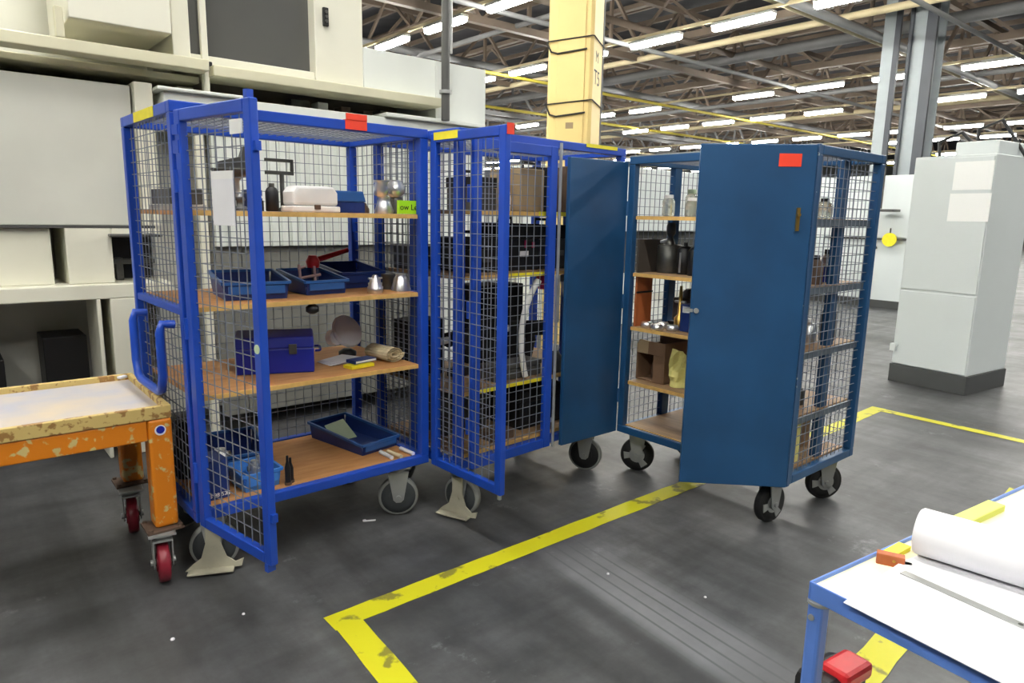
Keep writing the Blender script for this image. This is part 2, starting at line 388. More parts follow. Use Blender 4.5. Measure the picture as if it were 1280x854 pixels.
for a in ROWS:
    for k in range(-9, 21):
        b = 6.8 + 2.4 * k
        if (a, b) and random.random() < (0.16 if (a > 20) else 0.0): continue
        if a in (22.5, 35.6) and b < 4: continue
        P = g2w(a, b, LAMPZ); q = px(P); d = math.hypot(P[0], P[1])
        seen = q and -60 < q[0] < 1340 and -60 < q[1] < 215
        if not (seen or (d < 13.5 and b > -6.5) or (d < 16 and a > 9 and b > -9)): continue  # unseen fixtures extend the rows, added to brighten floor and cart shelves
        o = proto if first else copy_tree(proto); first = False; made += 1
        o.location = P; o.rotation_euler = (0, 0, G + random.uniform(-0.03, 0.03))
        key = (a, round(b, 1))
        if key in NEAR: tag(o, NEAR[key], 'ceiling light', 'fluorescent fixtures under the roof')
        else: tag(o, 'smaller lit fluorescent fixture, one of many in the far rows under the dark roof', 'ceiling light', 'fluorescent fixtures under the roof')

# ------------------------------------------------------------------ columns
c = thing('support_column', 'tall pale yellow column behind the blue cage carts, marked M T5', 'column', g2w(5.22, 5.30), R(-21))
def chamf(w, d, ch): return [(-w, -d + ch), (-w + ch, -d), (w - ch, -d), (w, -d + ch), (w, d - ch), (w - ch, d), (-w + ch, d), (-w, d - ch)]
MB().prism(chamf(0.235, 0.2, 0.03), 0, 8.5).build('shaft', 'column', c, 0.004)
MB().box((-0.13, -0.212, 0.0), (0.16, -0.20, 8.5)).build('raised_panel', 'column', c, 0.006)
for z in (2.62, 3.22):
    MB().tube([(-0.248, 0.05, z + 0.02), (-0.248, -0.19, z + 0.0), (-0.19, -0.222, z - 0.10), (-0.12, -0.224, z - 0.12), (0.18, -0.224, z - 0.09)], 0.009, 6).build('cable', 'cable', c)
    MB().tube([(-0.23, -0.216, z), (0.235, -0.216, z + 0.03), (0.246, -0.2, z + 0.03), (0.246, 0.18, z)], 0.007, 6).build('cable', 'cable', c)
MB().rod((0.22, 0.225, 0), (0.22, 0.225, 8.3), 0.018, 8).build('conduit', 'trussgrey', c)
text('marking', 'M', 0.15, 'ink', c, (0.2355, -0.03, 3.08), (R(90), 0, R(90)))
text('marking', 'T5', 0.2, 'ink', c, (0.2355, -0.02, 2.88), (R(90), 0, R(90)))
MB().box((-0.02, -0.214, 2.38), (0.06, -0.209, 2.44)).build('plate', 'card', c)
c = thing('support_column', 'grey steel column rising behind the white cabinets at the right', 'column', g2w(18.3, 6.95), G)
MB().box((-0.2, -0.06, 0), (0.2, 0.06, 8.4)).build('web', 'greycol', c); MB().box((-0.26, -0.3, 0), (-0.2, 0.3, 8.4)).box((0.2, -0.3, 0), (0.26, 0.3, 8.4)).build('flange', 'greycol', c)
MB().box((-0.33, -0.30, 0), (-0.26, -0.08, 8.3)).build('cable_tray', 'greydark', c)
MB().rod((-0.33, 0.24, 0), (-0.33, 0.24, 8.3), 0.05, 8).build('conduit', 'greydark', c)
c = thing('support_column', 'slimmer grey column left of the larger grey column, behind the teal cart', 'column', g2w(18.3, 7.75), G)
MB().box((-0.16, -0.14, 0), (0.16, 0.14, 8.4)).build('shaft', 'greycol', c, 0.01); MB().box((-0.2, -0.26, 0), (-0.12, -0.142, 8.3)).build('cable_tray', 'greydark', c)

# ------------------------------------------------------------------ the big cream machine behind the left cart (grid frame: x = a, y = b)
mc = thing('industrial_machine', 'large cream machine with dark window behind the left blue cage cart', 'machine', (0, 0, 0), G)
def gp(name, m, *boxes, bevel=0.006):
    mb = MB()
    for a0, a1, b0, b1, z0, z1 in boxes: mb.box((a0, b0, z0), (a1, b1, z1))
    return mb.build(name, m, mc, bevel)
gp('upper_housing', 'cream', (1.32, 2.14, 4.72, 6.4, 2.385, 2.45), (2.14, 2.50, 4.70, 6.4, 2.385, 3.6), (1.32, 2.14, 4.72, 6.4, 3.35, 3.6), (1.22, 1.32, 4.66, 6.4, 2.40, 3.6))
label_part(gp('window', 'smoked', (1.31, 2.15, 4.80, 4.84, 2.44, 3.36), bevel=0), 'dark smoked window pane')
gp('window_bar', 'cream', (1.395, 1.435, 4.70, 4.74, 2.20, 3.5))
gp('clamp_block', 'black', (1.38, 1.45, 4.68, 4.71, 2.36, 2.41))
gp('control_switch', 'black', (2.195, 2.235, 4.675, 4.70, 2.755, 2.875))
for z in (2.785, 2.815, 2.845): MB().rod((2.215, 4.677, z), (2.215, 4.665, z), 0.011, 10).build('push_button', 'steel', mc)
gp('side_cover', 'offwhite', (2.502, 3.12, 4.70, 6.2, 2.39, 2.67), (3.12, 3.61, 4.70, 6.2, 0.12, 2.67))
label_part(gp('corner_panel', 'rust', (0.68, 1.19, 4.55, 6.2, 2.505, 3.7)), 'white panel with a brown rust run')
gp('hanger', 'beige', (0.62, 0.66, 4.58, 4.64, 2.40, 2.56))
gp('back_panel', 'machgrey', (-2.2, 1.22, 5.3, 6.3, 0.1, 3.2))
gp('beam', 'beige', (-2.2, 1.40, 4.58, 4.74, 2.335, 2.40), (-2.2, 1.40, 4.80, 5.3, 2.29, 2.33))
gp('ledge', 'beige', (1.43, 3.12, 4.60, 4.9, 2.315, 2.38))
gp('ledge_gap', 'gapgrey', (1.10, 3.10, 5.25, 5.35, 1.9, 2.385))
for a, z, w, m in ((2.02, 2.25, .14, 'steel'), (2.22, 2.25, .08, 'white'), (2.40, 2.24, .08, 'rustplate'), (2.58, 2.23, .08, 'rustplate'), (2.72, 2.25, .05, 'steel'), (1.28, 2.24, .1, 'cream')):
    gp('fitting', m, (a, a + w, 4.86, 4.98, z - 0.05, z + 0.03))
gp('bed_cover', 'offwhite', (1.14, 3.58, 4.62, 5.25, 2.06, 2.195), (2.62, 3.52, 4.58, 5.1, 2.195, 2.225), (1.10, 1.62, 4.58, 5.0, 2.195, 2.215))
gp('lower_body', 'machgrey', (1.10, 3.12, 5.0, 6.2, 0.12, 2.06))
mb = MB()
for k in range(24): mb.box((1.42 + k * 0.070, 4.645, 1.27), (1.462 + k * 0.070, 4.70, 2.055))
mb.build('ribbed_cover', 'offwhite', mc, 0.003)
gp('ribbed_backing', 'offwhite', (1.41, 3.10, 4.665, 4.72, 1.27, 2.055)); gp('lower_grille', 'grille', (1.41, 3.10, 4.70, 4.76, 0.12, 1.265))
gp('upright', 'cream', (1.32, 1.375, 4.68, 4.74, 0.0, 2.06), (1.0, 1.10, 4.70, 5.3, 1.40, 2.24))
gp('side_panel', 'machgrey', (-2.2, 0.99, 4.76, 5.3, 1.40, 2.22), bevel=0.004)
gp('panel_seam', 'darkgrey', (-2.2, 1.06, 4.70, 4.76, 1.385, 1.40), bevel=0)
gp('pump_cabinet', 'cream', (0.585, 0.82, 4.70, 5.2, 1.06, 1.385), (0.82, 1.08, 4.70, 5.2, 1.335, 1.385), (-2.2, 0.52, 4.74, 5.2, 1.06, 1.385))
gp('recess', 'black', (0.82, 1.08, 5.0, 5.05, 1.06, 1.335), bevel=0)
gp('recess_pipe', 'steel', (0.82, 1.08, 4.86, 4.92, 1.16, 1.19), (0.86, 0.9, 4.86, 4.92, 1.06, 1.2))
gp('hood_lip', 'darkgrey', (0.80, 1.08, 4.62, 4.70, 1.335, 1.352))
gp('base_beam', 'cream', (-2.2, 1.12, 4.62, 5.2, 0.975, 1.06))
gp('base_leg', 'cream', (0.77, 0.905, 4.62, 4.95, 0.0, 0.975), (0.70, 0.722, 4.62, 5.0, 0.0, 0.975))
gp('base_leg', 'beige', (-1.4, -1.2, 4.62, 4.95, 0.0, 0.975))
gp('dark_cavity_fill', 'black', (-0.2, 0.25, 4.9, 5.2, 0.1, 0.62), (0.45, 0.68, 4.95, 5.25, 0.0, 0.72))  # black boxes put in for the darkness of the cavity under the machine
# dark pipe dropping from the roof in front of the machine's end
pp = thing('drop_pipe', 'dark vertical pipe dropping from the roof in front of the cream machine', 'pipe', g2w(3.09, 4.52), G)
MB().rod((0, 0, 2.205), (0, 0, 8.5), 0.032, 12).build('pipe', 'darkgrey', pp)
MB().rod((0, 0, 2.40), (0, 0, 2.425), 0.048, 12).build('collar', 'galv', pp)
MB().rod((0.06, 0.02, 2.7), (0.06, 0.02, 8.5), 0.014, 8).rod((0, 0, 2.72), (0.06, 0.02, 2.72), 0.01, 6).build('side_conduit', 'galv', pp)

# ------------------------------------------------------------------ cabinets and machine to the right, in the distance
cb = thing('electrical_cabinet', 'tall white cabinet on a dark plinth at the right edge with two papers', 'cabinet', g2w(6.98, 2.31), G - R(7))
MB().box((0, -0.335, 0.17), (0.75, 0.335, 2.10)).build('body', 'cabinet', cb, 0.008)
MB().box((-0.01, -0.345, 0), (0.76, 0.345, 0.17)).build('plinth', 'plinth', cb, 0.004)
MB().box((-0.012, -0.325, 0.9), (0, 0.325, 2.08)).box((-0.012, -0.325, 0.18), (0, 0.325, 0.88)).build('door', 'cabinet', cb, 0.004)
for z0, z1, y0, y1 in ((1.80, 2.04, -0.33, -0.02), (1.53, 1.77, -0.34, -0.01)):
    MB().box((-0.0165, y0, z0), (-0.013, y1, z1)).build('notice', 'notice', cb)
MB().rod((-0.02, 0.30, 0.36), (-0.04, 0.30, 0.36), 0.02, 8).box((-0.05, 0.29, 0.30), (0, 0.34, 0.37)).build('latch', 'cabinet', cb)
for x, y, dz in ((0.15, 0.2, 0.0), (0.3, -0.05, 0.1)):
    MB().tube([(x, y, 2.09), (x, y + 0.02, 2.24 + dz), (x + 0.1, y - 0.12, 2.32 + dz), (x + 0.2, y - 0.3, 2.1)], 0.016, 6).build('hose', 'rubber', cb)
mb = MB(); mb.box((0.1, -0.3, 2.10), (0.65, 0.05, 2.22)); mb.build('top_box', 'cabinet', cb, 0.01)
far = thing('machine_cabinet', 'white machine cabinet between the teal cart and the tall white cabinet', 'cabinet', g2w(13.0, 5.3), G)
MB().box((0, -0.75, 0.1), (1.5, 1.7, 2.33)).build('body', 'cabinet', far, 0.01); MB().box((-0.02, -0.78, 0), (1.5, 1.7, 0.14)).build('plinth', 'plinth', far)
MB().box((-0.03, -0.7, 1.25), (0, 0.1, 2.28)).build('door', 'cabinet', far, 0.01); MB().box((-0.05, -0.75, 1.21), (0, 1.0, 1.24)).build('shelf_arm', 'darkgrey', far)
MB().tube([(-0.04, 0.2, 2.5), (-0.06, 0.22, 1.9), (-0.06, 0.2, 1.3), (-0.06, 0.05, 1.05)], 0.025, 6).build('hanging_cable', 'cable', far)
MB().rod((-0.3, -0.05, 1.75), (-0.3, -0.05, 2.45), 0.02, 6).box((-0.4, -0.3, 1.7), (-0.1, -0.0, 1.74)).build('bracket', 'darkgrey', far)
mk = thing('machine_tag', 'round yellow tag hanging on the white machine cabinet at right', 'tag', g2w(12.9, 5.12, 1.22), G)
MB().rod((0, 0, 0), (-0.03, 0, 0), 0.12, 16).build('disc', 'yellow', mk); MB().rod((-0.01, 0, 0.11), (-0.01, 0, 0.2), 0.012, 6).build('hanger', 'cable', mk)
far = thing('machine_cabinet', 'second white machine cabinet seen through the wire side of the teal cart', 'cabinet', g2w(11.0, 7.9), G)
MB().box((0, -0.8, 0.12), (1.6, 2.6, 2.2)).build('body', 'cabinet', far, 0.01); MB().box((-0.02, -0.82, 0), (1.6, 2.6, 0.12)).build('plinth', 'plinth', far)
MB().box((-0.03, -0.7, 0.3), (0, 0.8, 1.1)).box((-0.03, 0.9, 0.3), (0, 2.4, 2.1)).build('door', 'cabinet', far, 0.01)
far = thing('white_machine', 'white hooded machine behind the middle carts, seen through their mesh', 'machine', g2w(6.4, 6.5), G)
MB().box((0, 0, 1.32), (3.4, 1.5, 2.2)).build('hood', 'cabinet', far, 0.01)
MB().box((0.05, 0.12, 0.72), (3.35, 1.5, 1.32)).build('opening', 'darkgrey', far)
MB().box((0, 0, 0.0), (3.4, 1.5, 0.72)).build('base', 'offwhite', far, 0.01); MB().box((0.0, -0.01, 0.3), (3.4, 0.0, 0.42)).build('stripe', 'machgrey', far)
bg = thing('white_machine', 'white low machine on the floor behind the second blue cart', 'machine', g2w(3.95, 5.6), G)
MB().box((0, 0, 0.0), (0.8, 1.3, 1.42)).build('base', 'machgrey', bg, 0.01); MB().box((-0.03, -0.02, 1.42), (0.83, 1.3, 1.5)).build('top', 'cabinet', bg, 0.01)
MB().box((0.06, -0.02, 0.7), (0.74, 0, 1.38)).build('door', 'cabinet', bg, 0.006)

# ------------------------------------------------------------------ carts
def caster(root, x, y, ang, ztop, rad=0.1, tyre='tyregrey', tread='tread', hub='galv', pedal=False, spokes=False, forkm='galv'):
    """caster: fork (top plate and two cheeks) > tyre, tread, hub, pedal; ang turns the wheel's axle away from local -y"""
    w = 0.022
    f = MB(); f.box((-0.06, -0.05, ztop - 0.008), (0.06, 0.05, ztop)); f.lathe([(0.04, ztop - 0.03), (0.045, ztop - 0.008)], 16)
    off = 0.0
    for s in (-1, 1):
        cheek = [(-0.052, ztop - 0.028), (0.052, ztop - 0.028), (0.026, rad - 0.012), (0.012, rad - 0.026), (-0.012, rad - 0.026), (-0.026, rad - 0.012)]
        m = Matrix(((1, 0, 0, 0), (0, 0, 1, 0), (0, 1, 0, 0), (0, 0, 0, 1)))
        y0 = s * (w + 0.010); f.prism(cheek, min(y0, y0 + s * 0.005), max(y0, y0 + s * 0.005), m)
    f.box((-0.052, -w - 0.015, ztop - 0.034), (0.052, w + 0.015, ztop - 0.026))
    f.rod((0, -w - 0.024, rad), (0, w + 0.024, rad), 0.013, 10)
    o = f.build('caster', forkm, root, 0, (x, y, 0), ang)
    m = Matrix.Rotation(R(90), 4, 'X'); m.translation = (0, 0, rad)
    MB().lathe([(rad * 0.45, -w), (rad * 0.86, -w * 1.0), (rad * 0.87, -w * 0.8), (rad * 0.87, w * 0.8), (rad * 0.86, w), (rad * 0.45, w)], 32, m).build('wheel', tyre, o)
    MB().lathe([(rad * 0.84, -w * 0.98), (rad * 0.95, -w * 0.95), (rad, -w * 0.6), (rad, w * 0.6), (rad * 0.95, w * 0.95), (rad * 0.84, w * 0.98)], 32, m).build('tread', tread, o)
    hb = MB()
    if spokes:
        for k in range(3):
            a = k * 2 * pi / 3 + 0.4; mm = Matrix.Rotation(a, 4, 'Y'); mm.translation = (0, 0, rad)
            for s in (-1, 1): hb.prism([(-0.012, 0.02), (0.012, 0.02), (0.022, rad * 0.78), (-0.022, rad * 0.78)], min(s * w, s * (w + 0.004)), max(s * w, s * (w + 0.004)), mm @ Matrix(((1, 0, 0, 0), (0, 0, 1, 0), (0, 1, 0, 0), (0, 0, 0, 1))))
    hb.lathe([(rad * 0.46, -w - 0.004), (rad * 0.46, w + 0.004)], 24, m).build('hub', hub if spokes else tyre, o)
    if pedal:
        pd = MB()
        m2 = Matrix(((1, 0, 0, 0), (0, 0, 1, 0), (0, 1, 0, 0), (0, 0, 0, 1)))
        prof = [(-0.028, ztop - 0.05), (0.028, ztop - 0.05), (0.03, rad + 0.03), (0.05, rad - 0.035), (0.085, rad - 0.062), (0.118, rad - 0.05), (0.108, rad - 0.085), (0.075, 0.012), (-0.115, 0.012), (-0.085, rad - 0.06), (-0.05, rad - 0.035), (-0.03, rad + 0.03)]
        pd.prism(prof, -w - 0.032, -w - 0.024, m2); pd.box((-0.1, -w - 0.075, 0.012), (0.08, -w - 0.024, 0.02))
        pd.rod((0, -w - 0.036, rad), (0, -w - 0.03, rad), 0.012, 10)
        pd.build('brake_pedal', 'pedal', o, 0.002)
    return o

def leaf(root, name, hinge, rz, width, z0, z1, paint, sign=1, mesh=True, stile=0.042, sheet=None):
    """door leaf: stiles and rails > wire_mesh or sheet; local x runs from the hinge"""
    d = MB(); t = 0.03
    if mesh:
        d.box((0, -t / 2, z0), (stile, t / 2, z1)); d.box((width - stile, -t / 2, z0), (width, t / 2, z1))
        d.box((stile, -t / 2, z0), (width - stile, t / 2, z0 + stile)); d.box((stile, -t / 2, z1 - stile), (width - stile, t / 2, z1))
    else:
        d.box((0, -0.0125, z0), (width, 0.0125, z1))
    o = d.build(name, paint, root, 0.004, hinge, rz)
    if mesh: MB().grid((stile, 0.004 * sign, z0 + stile), 0, 2, width - 2 * stile, z1 - z0 - 2 * stile, 0.05, 0.0031).build('wire_mesh', 'wire', o)
    for z in (z0 + 0.22, (z0 + z1) / 2, z1 - 0.25):
        MB().rod((-0.004, -0.012 * sign, z - 0.04), (-0.004, -0.012 * sign, z + 0.04), 0.012, 8).build('hinge', paint, o)
    return o

def cage_cart(label, loc, yaw, W, D, z0, H, paint, shelves, deck, wood, edge, midrail=None, side_stile=None, step=0.05, shelf_t=0.02):
    r = thing('cage_cart', label, 'cart', loc, yaw); s = 0.042
    f = MB()
    for a, b in (((0, 0, z0), (W, s, z0 + s)), ((0, D - s, z0), (W, D, z0 + s)), ((0, s, z0), (s, D - s, z0 + s)), ((W - s, s, z0), (W, D - s, z0 + s))): f.box(a, b)
    f.build('base_frame', paint, r, 0.004)
    for x, y in ((0, 0), (W - s, 0), (0, D - s), (W - s, D - s)):
        MB().box((x, y, z0 + s), (x + s, y + s, H - s)).build('corner_post', paint, r, 0.004)
    f = MB()
    for a, b in (((0, 0, H - s), (W, s, H)), ((0, D - s, H - s), (W, D, H)), ((0, s, H - s), (s, D - s, H)), ((W - s, s, H - s), (W, D - s, H))): f.box(a, b)
    f.build('top_frame', paint, r, 0.004)
    MB().grid((s, s, H - 0.02), 0, 1, W - 2 * s, D - 2 * s, step * 0.8, 0.0031).build('roof_mesh', 'wire', r)
    MB().grid((s, D - 0.02, z0 + s), 0, 2, W - 2 * s, H - z0 - 2 * s, step, 0.0031).build('back_mesh', 'wire', r)
    for x in (0.018, W - 0.022):
        MB().grid((x, s, z0 + s), 1, 2, D - 2 * s, H - z0 - 2 * s, step, 0.0031).build('side_mesh', 'wire', r)
    if midrail:
        for x in (0, W - s): MB().box((x + 0.004, s, midrail - 0.03), (x + s - 0.004, D - s, midrail)).build('middle_rail', paint, r, 0.003)
    if side_stile:
        for x in (0.003, W - 0.085): MB().box((x, side_stile - 0.03, z0 + s), (x + 0.036, side_stile + 0.035, H - s)).build('side_stile', paint, r, 0.003)
    for z in list(shelves) + [deck]:
        b = MB().box((0.045, 0.03, z - shelf_t), (W - 0.045, D - 0.03, z)).build('deck_board' if z == deck else 'shelf', wood, r, 0.002)
        MB().box((0.045, 0.024, z - shelf_t), (W - 0.045, 0.031, z - 0.001)).build('shelf_edge', edge, b)
    return r

C1 = dict(o=Vector((-1.2484, 2.5758, 0)), yaw=0.7259, W=1.1225, D=0.7151)
C2 = dict(o=Vector((-0.256, 3.205, 0)), yaw=0.762, W=1.226, D=0.715)
C3 = dict(o=Vector((0.6277, 3.9051, 0)), yaw=-0.8613, W=1.0644, D=0.7021)
def at(C, x, y, z): 
    a = C['yaw']; return (C['o'].x + x * cos(a) - y * sin(a), C['o'].y + x * sin(a) + y * cos(a), z)

# --- left cart, royal blue, both wire leaves open
k1 = cage_cart('royal blue wire cage cart with both mesh doors open, leftmost of the three', C1['o'], C1['yaw'], C1['W'], C1['D'], 0.264, 1.889, 'blue', (1.50, 1.13, 0.775), 0.30, 'ply', 'plyedge', midrail=1.13)
caster(k1, 0.10, 0.115, -0.45, 0.262, 0.1, pedal=True)
caster(k1, 0.985, 0.075, -0.5, 0.262, 0.1)
caster(k1, 0.12, 0.60, 0.3, 0.262, 0.1); caster(k1, 1.0, 0.60, 0.5, 0.262, 0.1)
# push handle on the left end
MB().tube([(-0.005, 0.50, 1.06), (-0.05, 0.50, 1.065), (-0.06, 0.50, 1.03), (-0.06, 0.50, 0.86), (-0.06, 0.475, 0.80), (-0.06, 0.43, 0.785), (-0.06, 0.17, 0.785), (-0.06, 0.125, 0.80), (-0.06, 0.10, 0.86), (-0.06, 0.10, 1.03), (-0.05, 0.10, 1.065), (-0.005, 0.10, 1.06)], 0.017, 10).build('push_handle', 'blue', k1)
MB().box((-0.004, 0.2, 1.848), (-0.0005, 0.48, 1.886)).build('yellow_tape', 'yellow', k1)
t = MB().box((0.697, -0.004, 1.852), (0.80, -0.001, 1.892)).box((0.697, -0.004, 1.889), (0.80, 0.03, 1.892)).box((0.70, -0.006, 1.892), (0.80, -0.002, 1.918)); label_part(t.build('red_tag', 'red', k1), 'red paper tag')
dl = leaf(k1, 'door', (0.02, -0.022, 0), R(-80.5), 0.505, 0.264, 1.852, 'blue')
MB().box((0.467, -0.012, 1.852), (0.487, 0.012, 1.878)).build('door_bolt', 'blue', dl); MB().box((0.465, -0.016, 0.235), (0.485, 0.016, 0.264)).build('door_bolt', 'blue', dl)
for z in (1.69, 0.43): MB().box((0.506, -0.008, z), (0.52, 0.012, z + 0.03)).build('keeper', 'blue', dl)
MB().box((-0.012, -0.018, 1.70), (0.03, 0.018, 1.745)).box((-0.012, -0.018, 1.765), (0.03, 0.018, 1.80)).build('hinge_plate', 'blue', dl)
label_part(MB().lathe([(0.016, 0), (0.016, 0.002)], 20, Matrix.Translation((0.484, -0.0155, 1.045)) @ Matrix.Rotation(R(90), 4, 'X')).build('round_sticker', 'greenpaper', dl), 'small round white and green sticker')
label_part(MB().box((0.385, -0.018, 1.745), (0.455, -0.012, 1.79)).build('clip_label', 'white', dl), 'white clip label')
dr = leaf(k1, 'door', (C1['W'] + 0.010, -0.024, 0), R(270.3), 0.532, 0.264, 1.868, 'blue', -1)
label_part(MB().box((0.03, -0.0175, 1.836), (0.21, -0.0153, 1.87)).box((0.03, -0.0175, 1.8685), (0.21, 0.0, 1.8705)).build('yellow_tape', 'yellow', dr), 'strip of yellow tape')
label_part(MB().box((0.533, -0.01, 1.83), (0.536, 0.028, 1.875)).build('red_tag', 'red', dr), 'red paper tag')
MB().rod((0.512, 0, 0.24), (0.512, 0, 0.264), 0.01, 8).build('door_bolt', 'galv', dr)

# --- middle cart
k2 = cage_cart('blue cage cart with one closed mesh door, between the leftmost cart and the teal cart', C2['o'], C2['yaw'], C2['W'], C2['D'], 0.264, 1.889, 'blue', (1.525, 1.215, 0.645), 0.33, 'plydark', 'plyedge', side_stile=0.36)
caster(k2, 0.085, 0.06, -1.25, 0.262, 0.1, pedal=True); caster(k2, 1.04, 0.06, -1.1, 0.262, 0.1, tyre='rubber'); caster(k2, 0.1, 0.6, 0.4, 0.262, 0.1); caster(k2, 1.05, 0.6, 0.3, 0.262, 0.1)
d2 = leaf(k2, 'door', (0.062, -0.02, 0), 0.0, 0.56, 0.264, 1.85, 'blue', -1, stile=0.05)
MB().rod((0.572, -0.022, 0.262), (0.572, -0.022, 1.87), 0.0085, 10).box((0.562, -0.03, 0.95), (0.585, -0.014, 1.2)).box((0.56, -0.018, 1.75), (0.582, 0.0, 1.77)).box((0.56, -0.018, 0.4), (0.582, 0.0, 0.42)).build('lock_rod', 'rod', d2)
label_part(MB().box((0.875, -0.003, 1.872), (1.14, -0.001, 1.891)).box((0.875, -0.003, 1.889), (1.14, 0.035, 1.891)).build('yellow_tape', 'yellow', k2), 'strip of yellow tape')
for z, a, b in ((1.525, 0.55, 0.8), (1.215, 0.35, 0.62), (0.645, 0.1, 0.64)):
    MB().box((a, 0.0215, z - 0.02), (b, 0.0235, z + 0.001)).build('yellow_tape', 'yellow', k2)

# --- right cart, teal, solid doors
k3 = cage_cart('teal blue cart with solid sheet doors and wire sides, rightmost of the three', C3['o'], C3['yaw'], C3['W'], C3['D'], 0.264, 1.834, 'teal', (1.515, 1.20, 0.893, 0.575), 0.312, 'plydark', 'plyedge', side_stile=0.40, step=0.045)
for x, y, a in ((0.04, 0.155, 0.55), (0.92, 0.12, 1.45), (0.95, 0.637, 1.0), (0.1, 0.6, 0.2)):
    caster(k3, x, y, a, 0.262, 0.1, 'rubber', 'rubber', 'galv', spokes=True)
for z in (1.515, 1.20, 0.893, 0.575):
    MB().box((C3['W'] - 0.034, 0.042, z - 0.034), (C3['W'] - 0.026, C3['D'] - 0.042, z - 0.002)).build('shelf_rail', 'railgrey', k3)
MB().box((0.0, 0.0, 1.834), (C3['W'], 0.03, 1.839)).build('edge_highlight', 'galv', k3)  # pale strip imitating light caught along the top front edge
e3 = leaf(k3, 'door', (-0.014, -0.001, 0), R(-90.5), 0.45, 0.264, 1.805, 'teal', -1, mesh=False)
label_part(e3, 'left solid door swung out')
f3 = leaf(k3, 'door', (C3['W'] - 0.0, -0.02, 0), R(180 + 44), 0.495, 0.264, 1.83, 'teal', 1, mesh=False)
label_part(f3, 'right solid door standing ajar')
label_part(MB().box((0.065, 0.0127, 1.735), (0.16, 0.0145, 1.79)).build('red_tag', 'red', f3), 'red paper tag')
MB().box((0.055, 0.013, 1.46), (0.068, 0.03, 1.56)).rod((0.0615, 0.013, 1.53), (0.0615, 0.04, 1.53), 0.008, 8).build('door_handle', 'brass', f3)
MB().box((0.485, 0.008, 1.085), (0.525, 0.014, 1.10)).rod((0.47, 0.012, 1.092), (0.47, 0.02, 1.092), 0.012, 10).build('door_latch', 'galv', f3)
MB().box((C3['W'] - 0.004, -0.016, 0.264), (C3['W'] + 0.006, 0.004, 1.834)).build('corner_trim', 'chipped', k3)
MB().box((C3['W'] - 0.06, -0.0065, 0.30), (C3['W'] - 0.002, -0.0012, 1.80)).build('hinge_strip', 'chipped', k3)

# ------------------------------------------------------------------ contents of the carts
def put(C, name, label, cat, x, y, z, rz=0.0, group=None): return thing(name, label, cat, at(C, x, y, z + 0.001), C['yaw'] + rz, group)
def single(C, mb, name, m, label, cat, x, y, z, rz=0.0, bevel=0.0, group=None):
    o = mb.build(name, m, None, bevel, at(C, x, y, z + 0.001), C['yaw'] + rz); return tag(o, label, cat, group)

def bin_mesh(L, W, Hb, Hf, t=0.004, flare=0.012):
    """open storage bin: front at y=0 lower than the back, flared walls"""
    mb = MB()
    l = L / 2
    def wall(p, q, h0, h1, out):
        p = Vector(p); q = Vector(q); o = Vector(out)
        vs = [p, q, q + o * flare + Vector((0, 0, h1)), p + o * flare + Vector((0, 0, h0))]
        vs += [v - o * t for v in vs]
        vs = [tuple(v) for v in vs]
        mb.add(vs, [(0, 1, 2, 3), (7, 6, 5, 4), (0, 4, 5, 1), (1, 5, 6, 2), (2, 6, 7, 3), (3, 7, 4, 0)])
    mb.box((-l, 0, 0), (l, W, t))
    wall((-l, 0, 0), (l, 0, 0), Hf, Hf, (0, -1, 0)); wall((l, W, 0), (-l, W, 0), Hb, Hb, (0, 1, 0))
    wall((l, 0, 0), (l, W, 0), Hf, Hb, (1, 0, 0)); wall((-l, W, 0), (-l, 0, 0), Hb, Hf, (-1, 0, 0))
    return mb
def bin_thing(C, label, L, W, Hb, Hf, m, x, y, z, rz=0.0, rim='bluebin'):
    t = put(C, 'storage_bin', label, 'bin', x, y, z, rz)
    bin_mesh(L, W, Hb, Hf).build('tub', m, t)
    f = 0.012; l = L / 2 + f
    MB().beam((-l, -f, Hf), (l, -f, Hf), 0.012, 0.012).beam((-l, W + f, Hb), (l, W + f, Hb), 0.012, 0.012).beam((l, -f, Hf), (l, W + f, Hb), 0.012, 0.012).beam((-l, -f, Hf), (-l, W + f, Hb), 0.012, 0.012).build('rim', rim, t)
    MB().box((-L / 2 + 0.01, -0.0145, Hf * 0.35), (L / 2 - 0.01, -0.0085, Hf * 0.85)).build('label_lip', rim, t)
    return t
def cup(C, label, prof, x, y, z, m='chrome', group=None, name='metal_fitting', cat='fitting'):
    return single(C, MB().lathe(prof, 24), name, m, label, cat, x, y, z, group=group)

# top shelf of the left cart
o = put(C1, 'metal_block', 'long dark grey metal block at the left end of the top shelf', 'block', 0.065, 0.30, 1.50)
MB().box((0, 0, 0.022), (0.13, 0.28, 0.085)).build('body', 'steel', o, 0.004); MB().box((-0.005, -0.01, 0), (0.14, 0.29, 0.02)).build('base_plate', 'galv', o, 0.002)
for i, (x, y, s, d) in enumerate(((0.255, 0.20, 1.0, 'left of the paper sleeve'), (0.30, 0.17, 0.8, 'partly behind the paper sleeve'))):
    o = put(C1, 'machine_part', 'small dark turned metal part on the top shelf, ' + d, 'part', x, y, 1.50, 0.4 * i)
    MB().lathe([(0.03 * s, 0), (0.03 * s, 0.016), (0.018 * s, 0.02), (0.018 * s, 0.04), (0.026 * s, 0.045), (0.02 * s, 0.056)], 18).build('flange', 'steel', o); MB().rod((0, 0, 0.05), (0.02, 0.02, 0.062), 0.008, 8).build('stud', 'chrome', o)
o = put(C1, 'bench_scale', 'dark bench scale with tilted pan on the top shelf, behind the paper sleeve', 'scale', 0.37, 0.40, 1.50, -0.1)
MB().lathe([(0.05, 0), (0.05, 0.012), (0.02, 0.02), (0.015, 0.13), (0.03, 0.145)], 20).build('stand', 'machgrey', o)
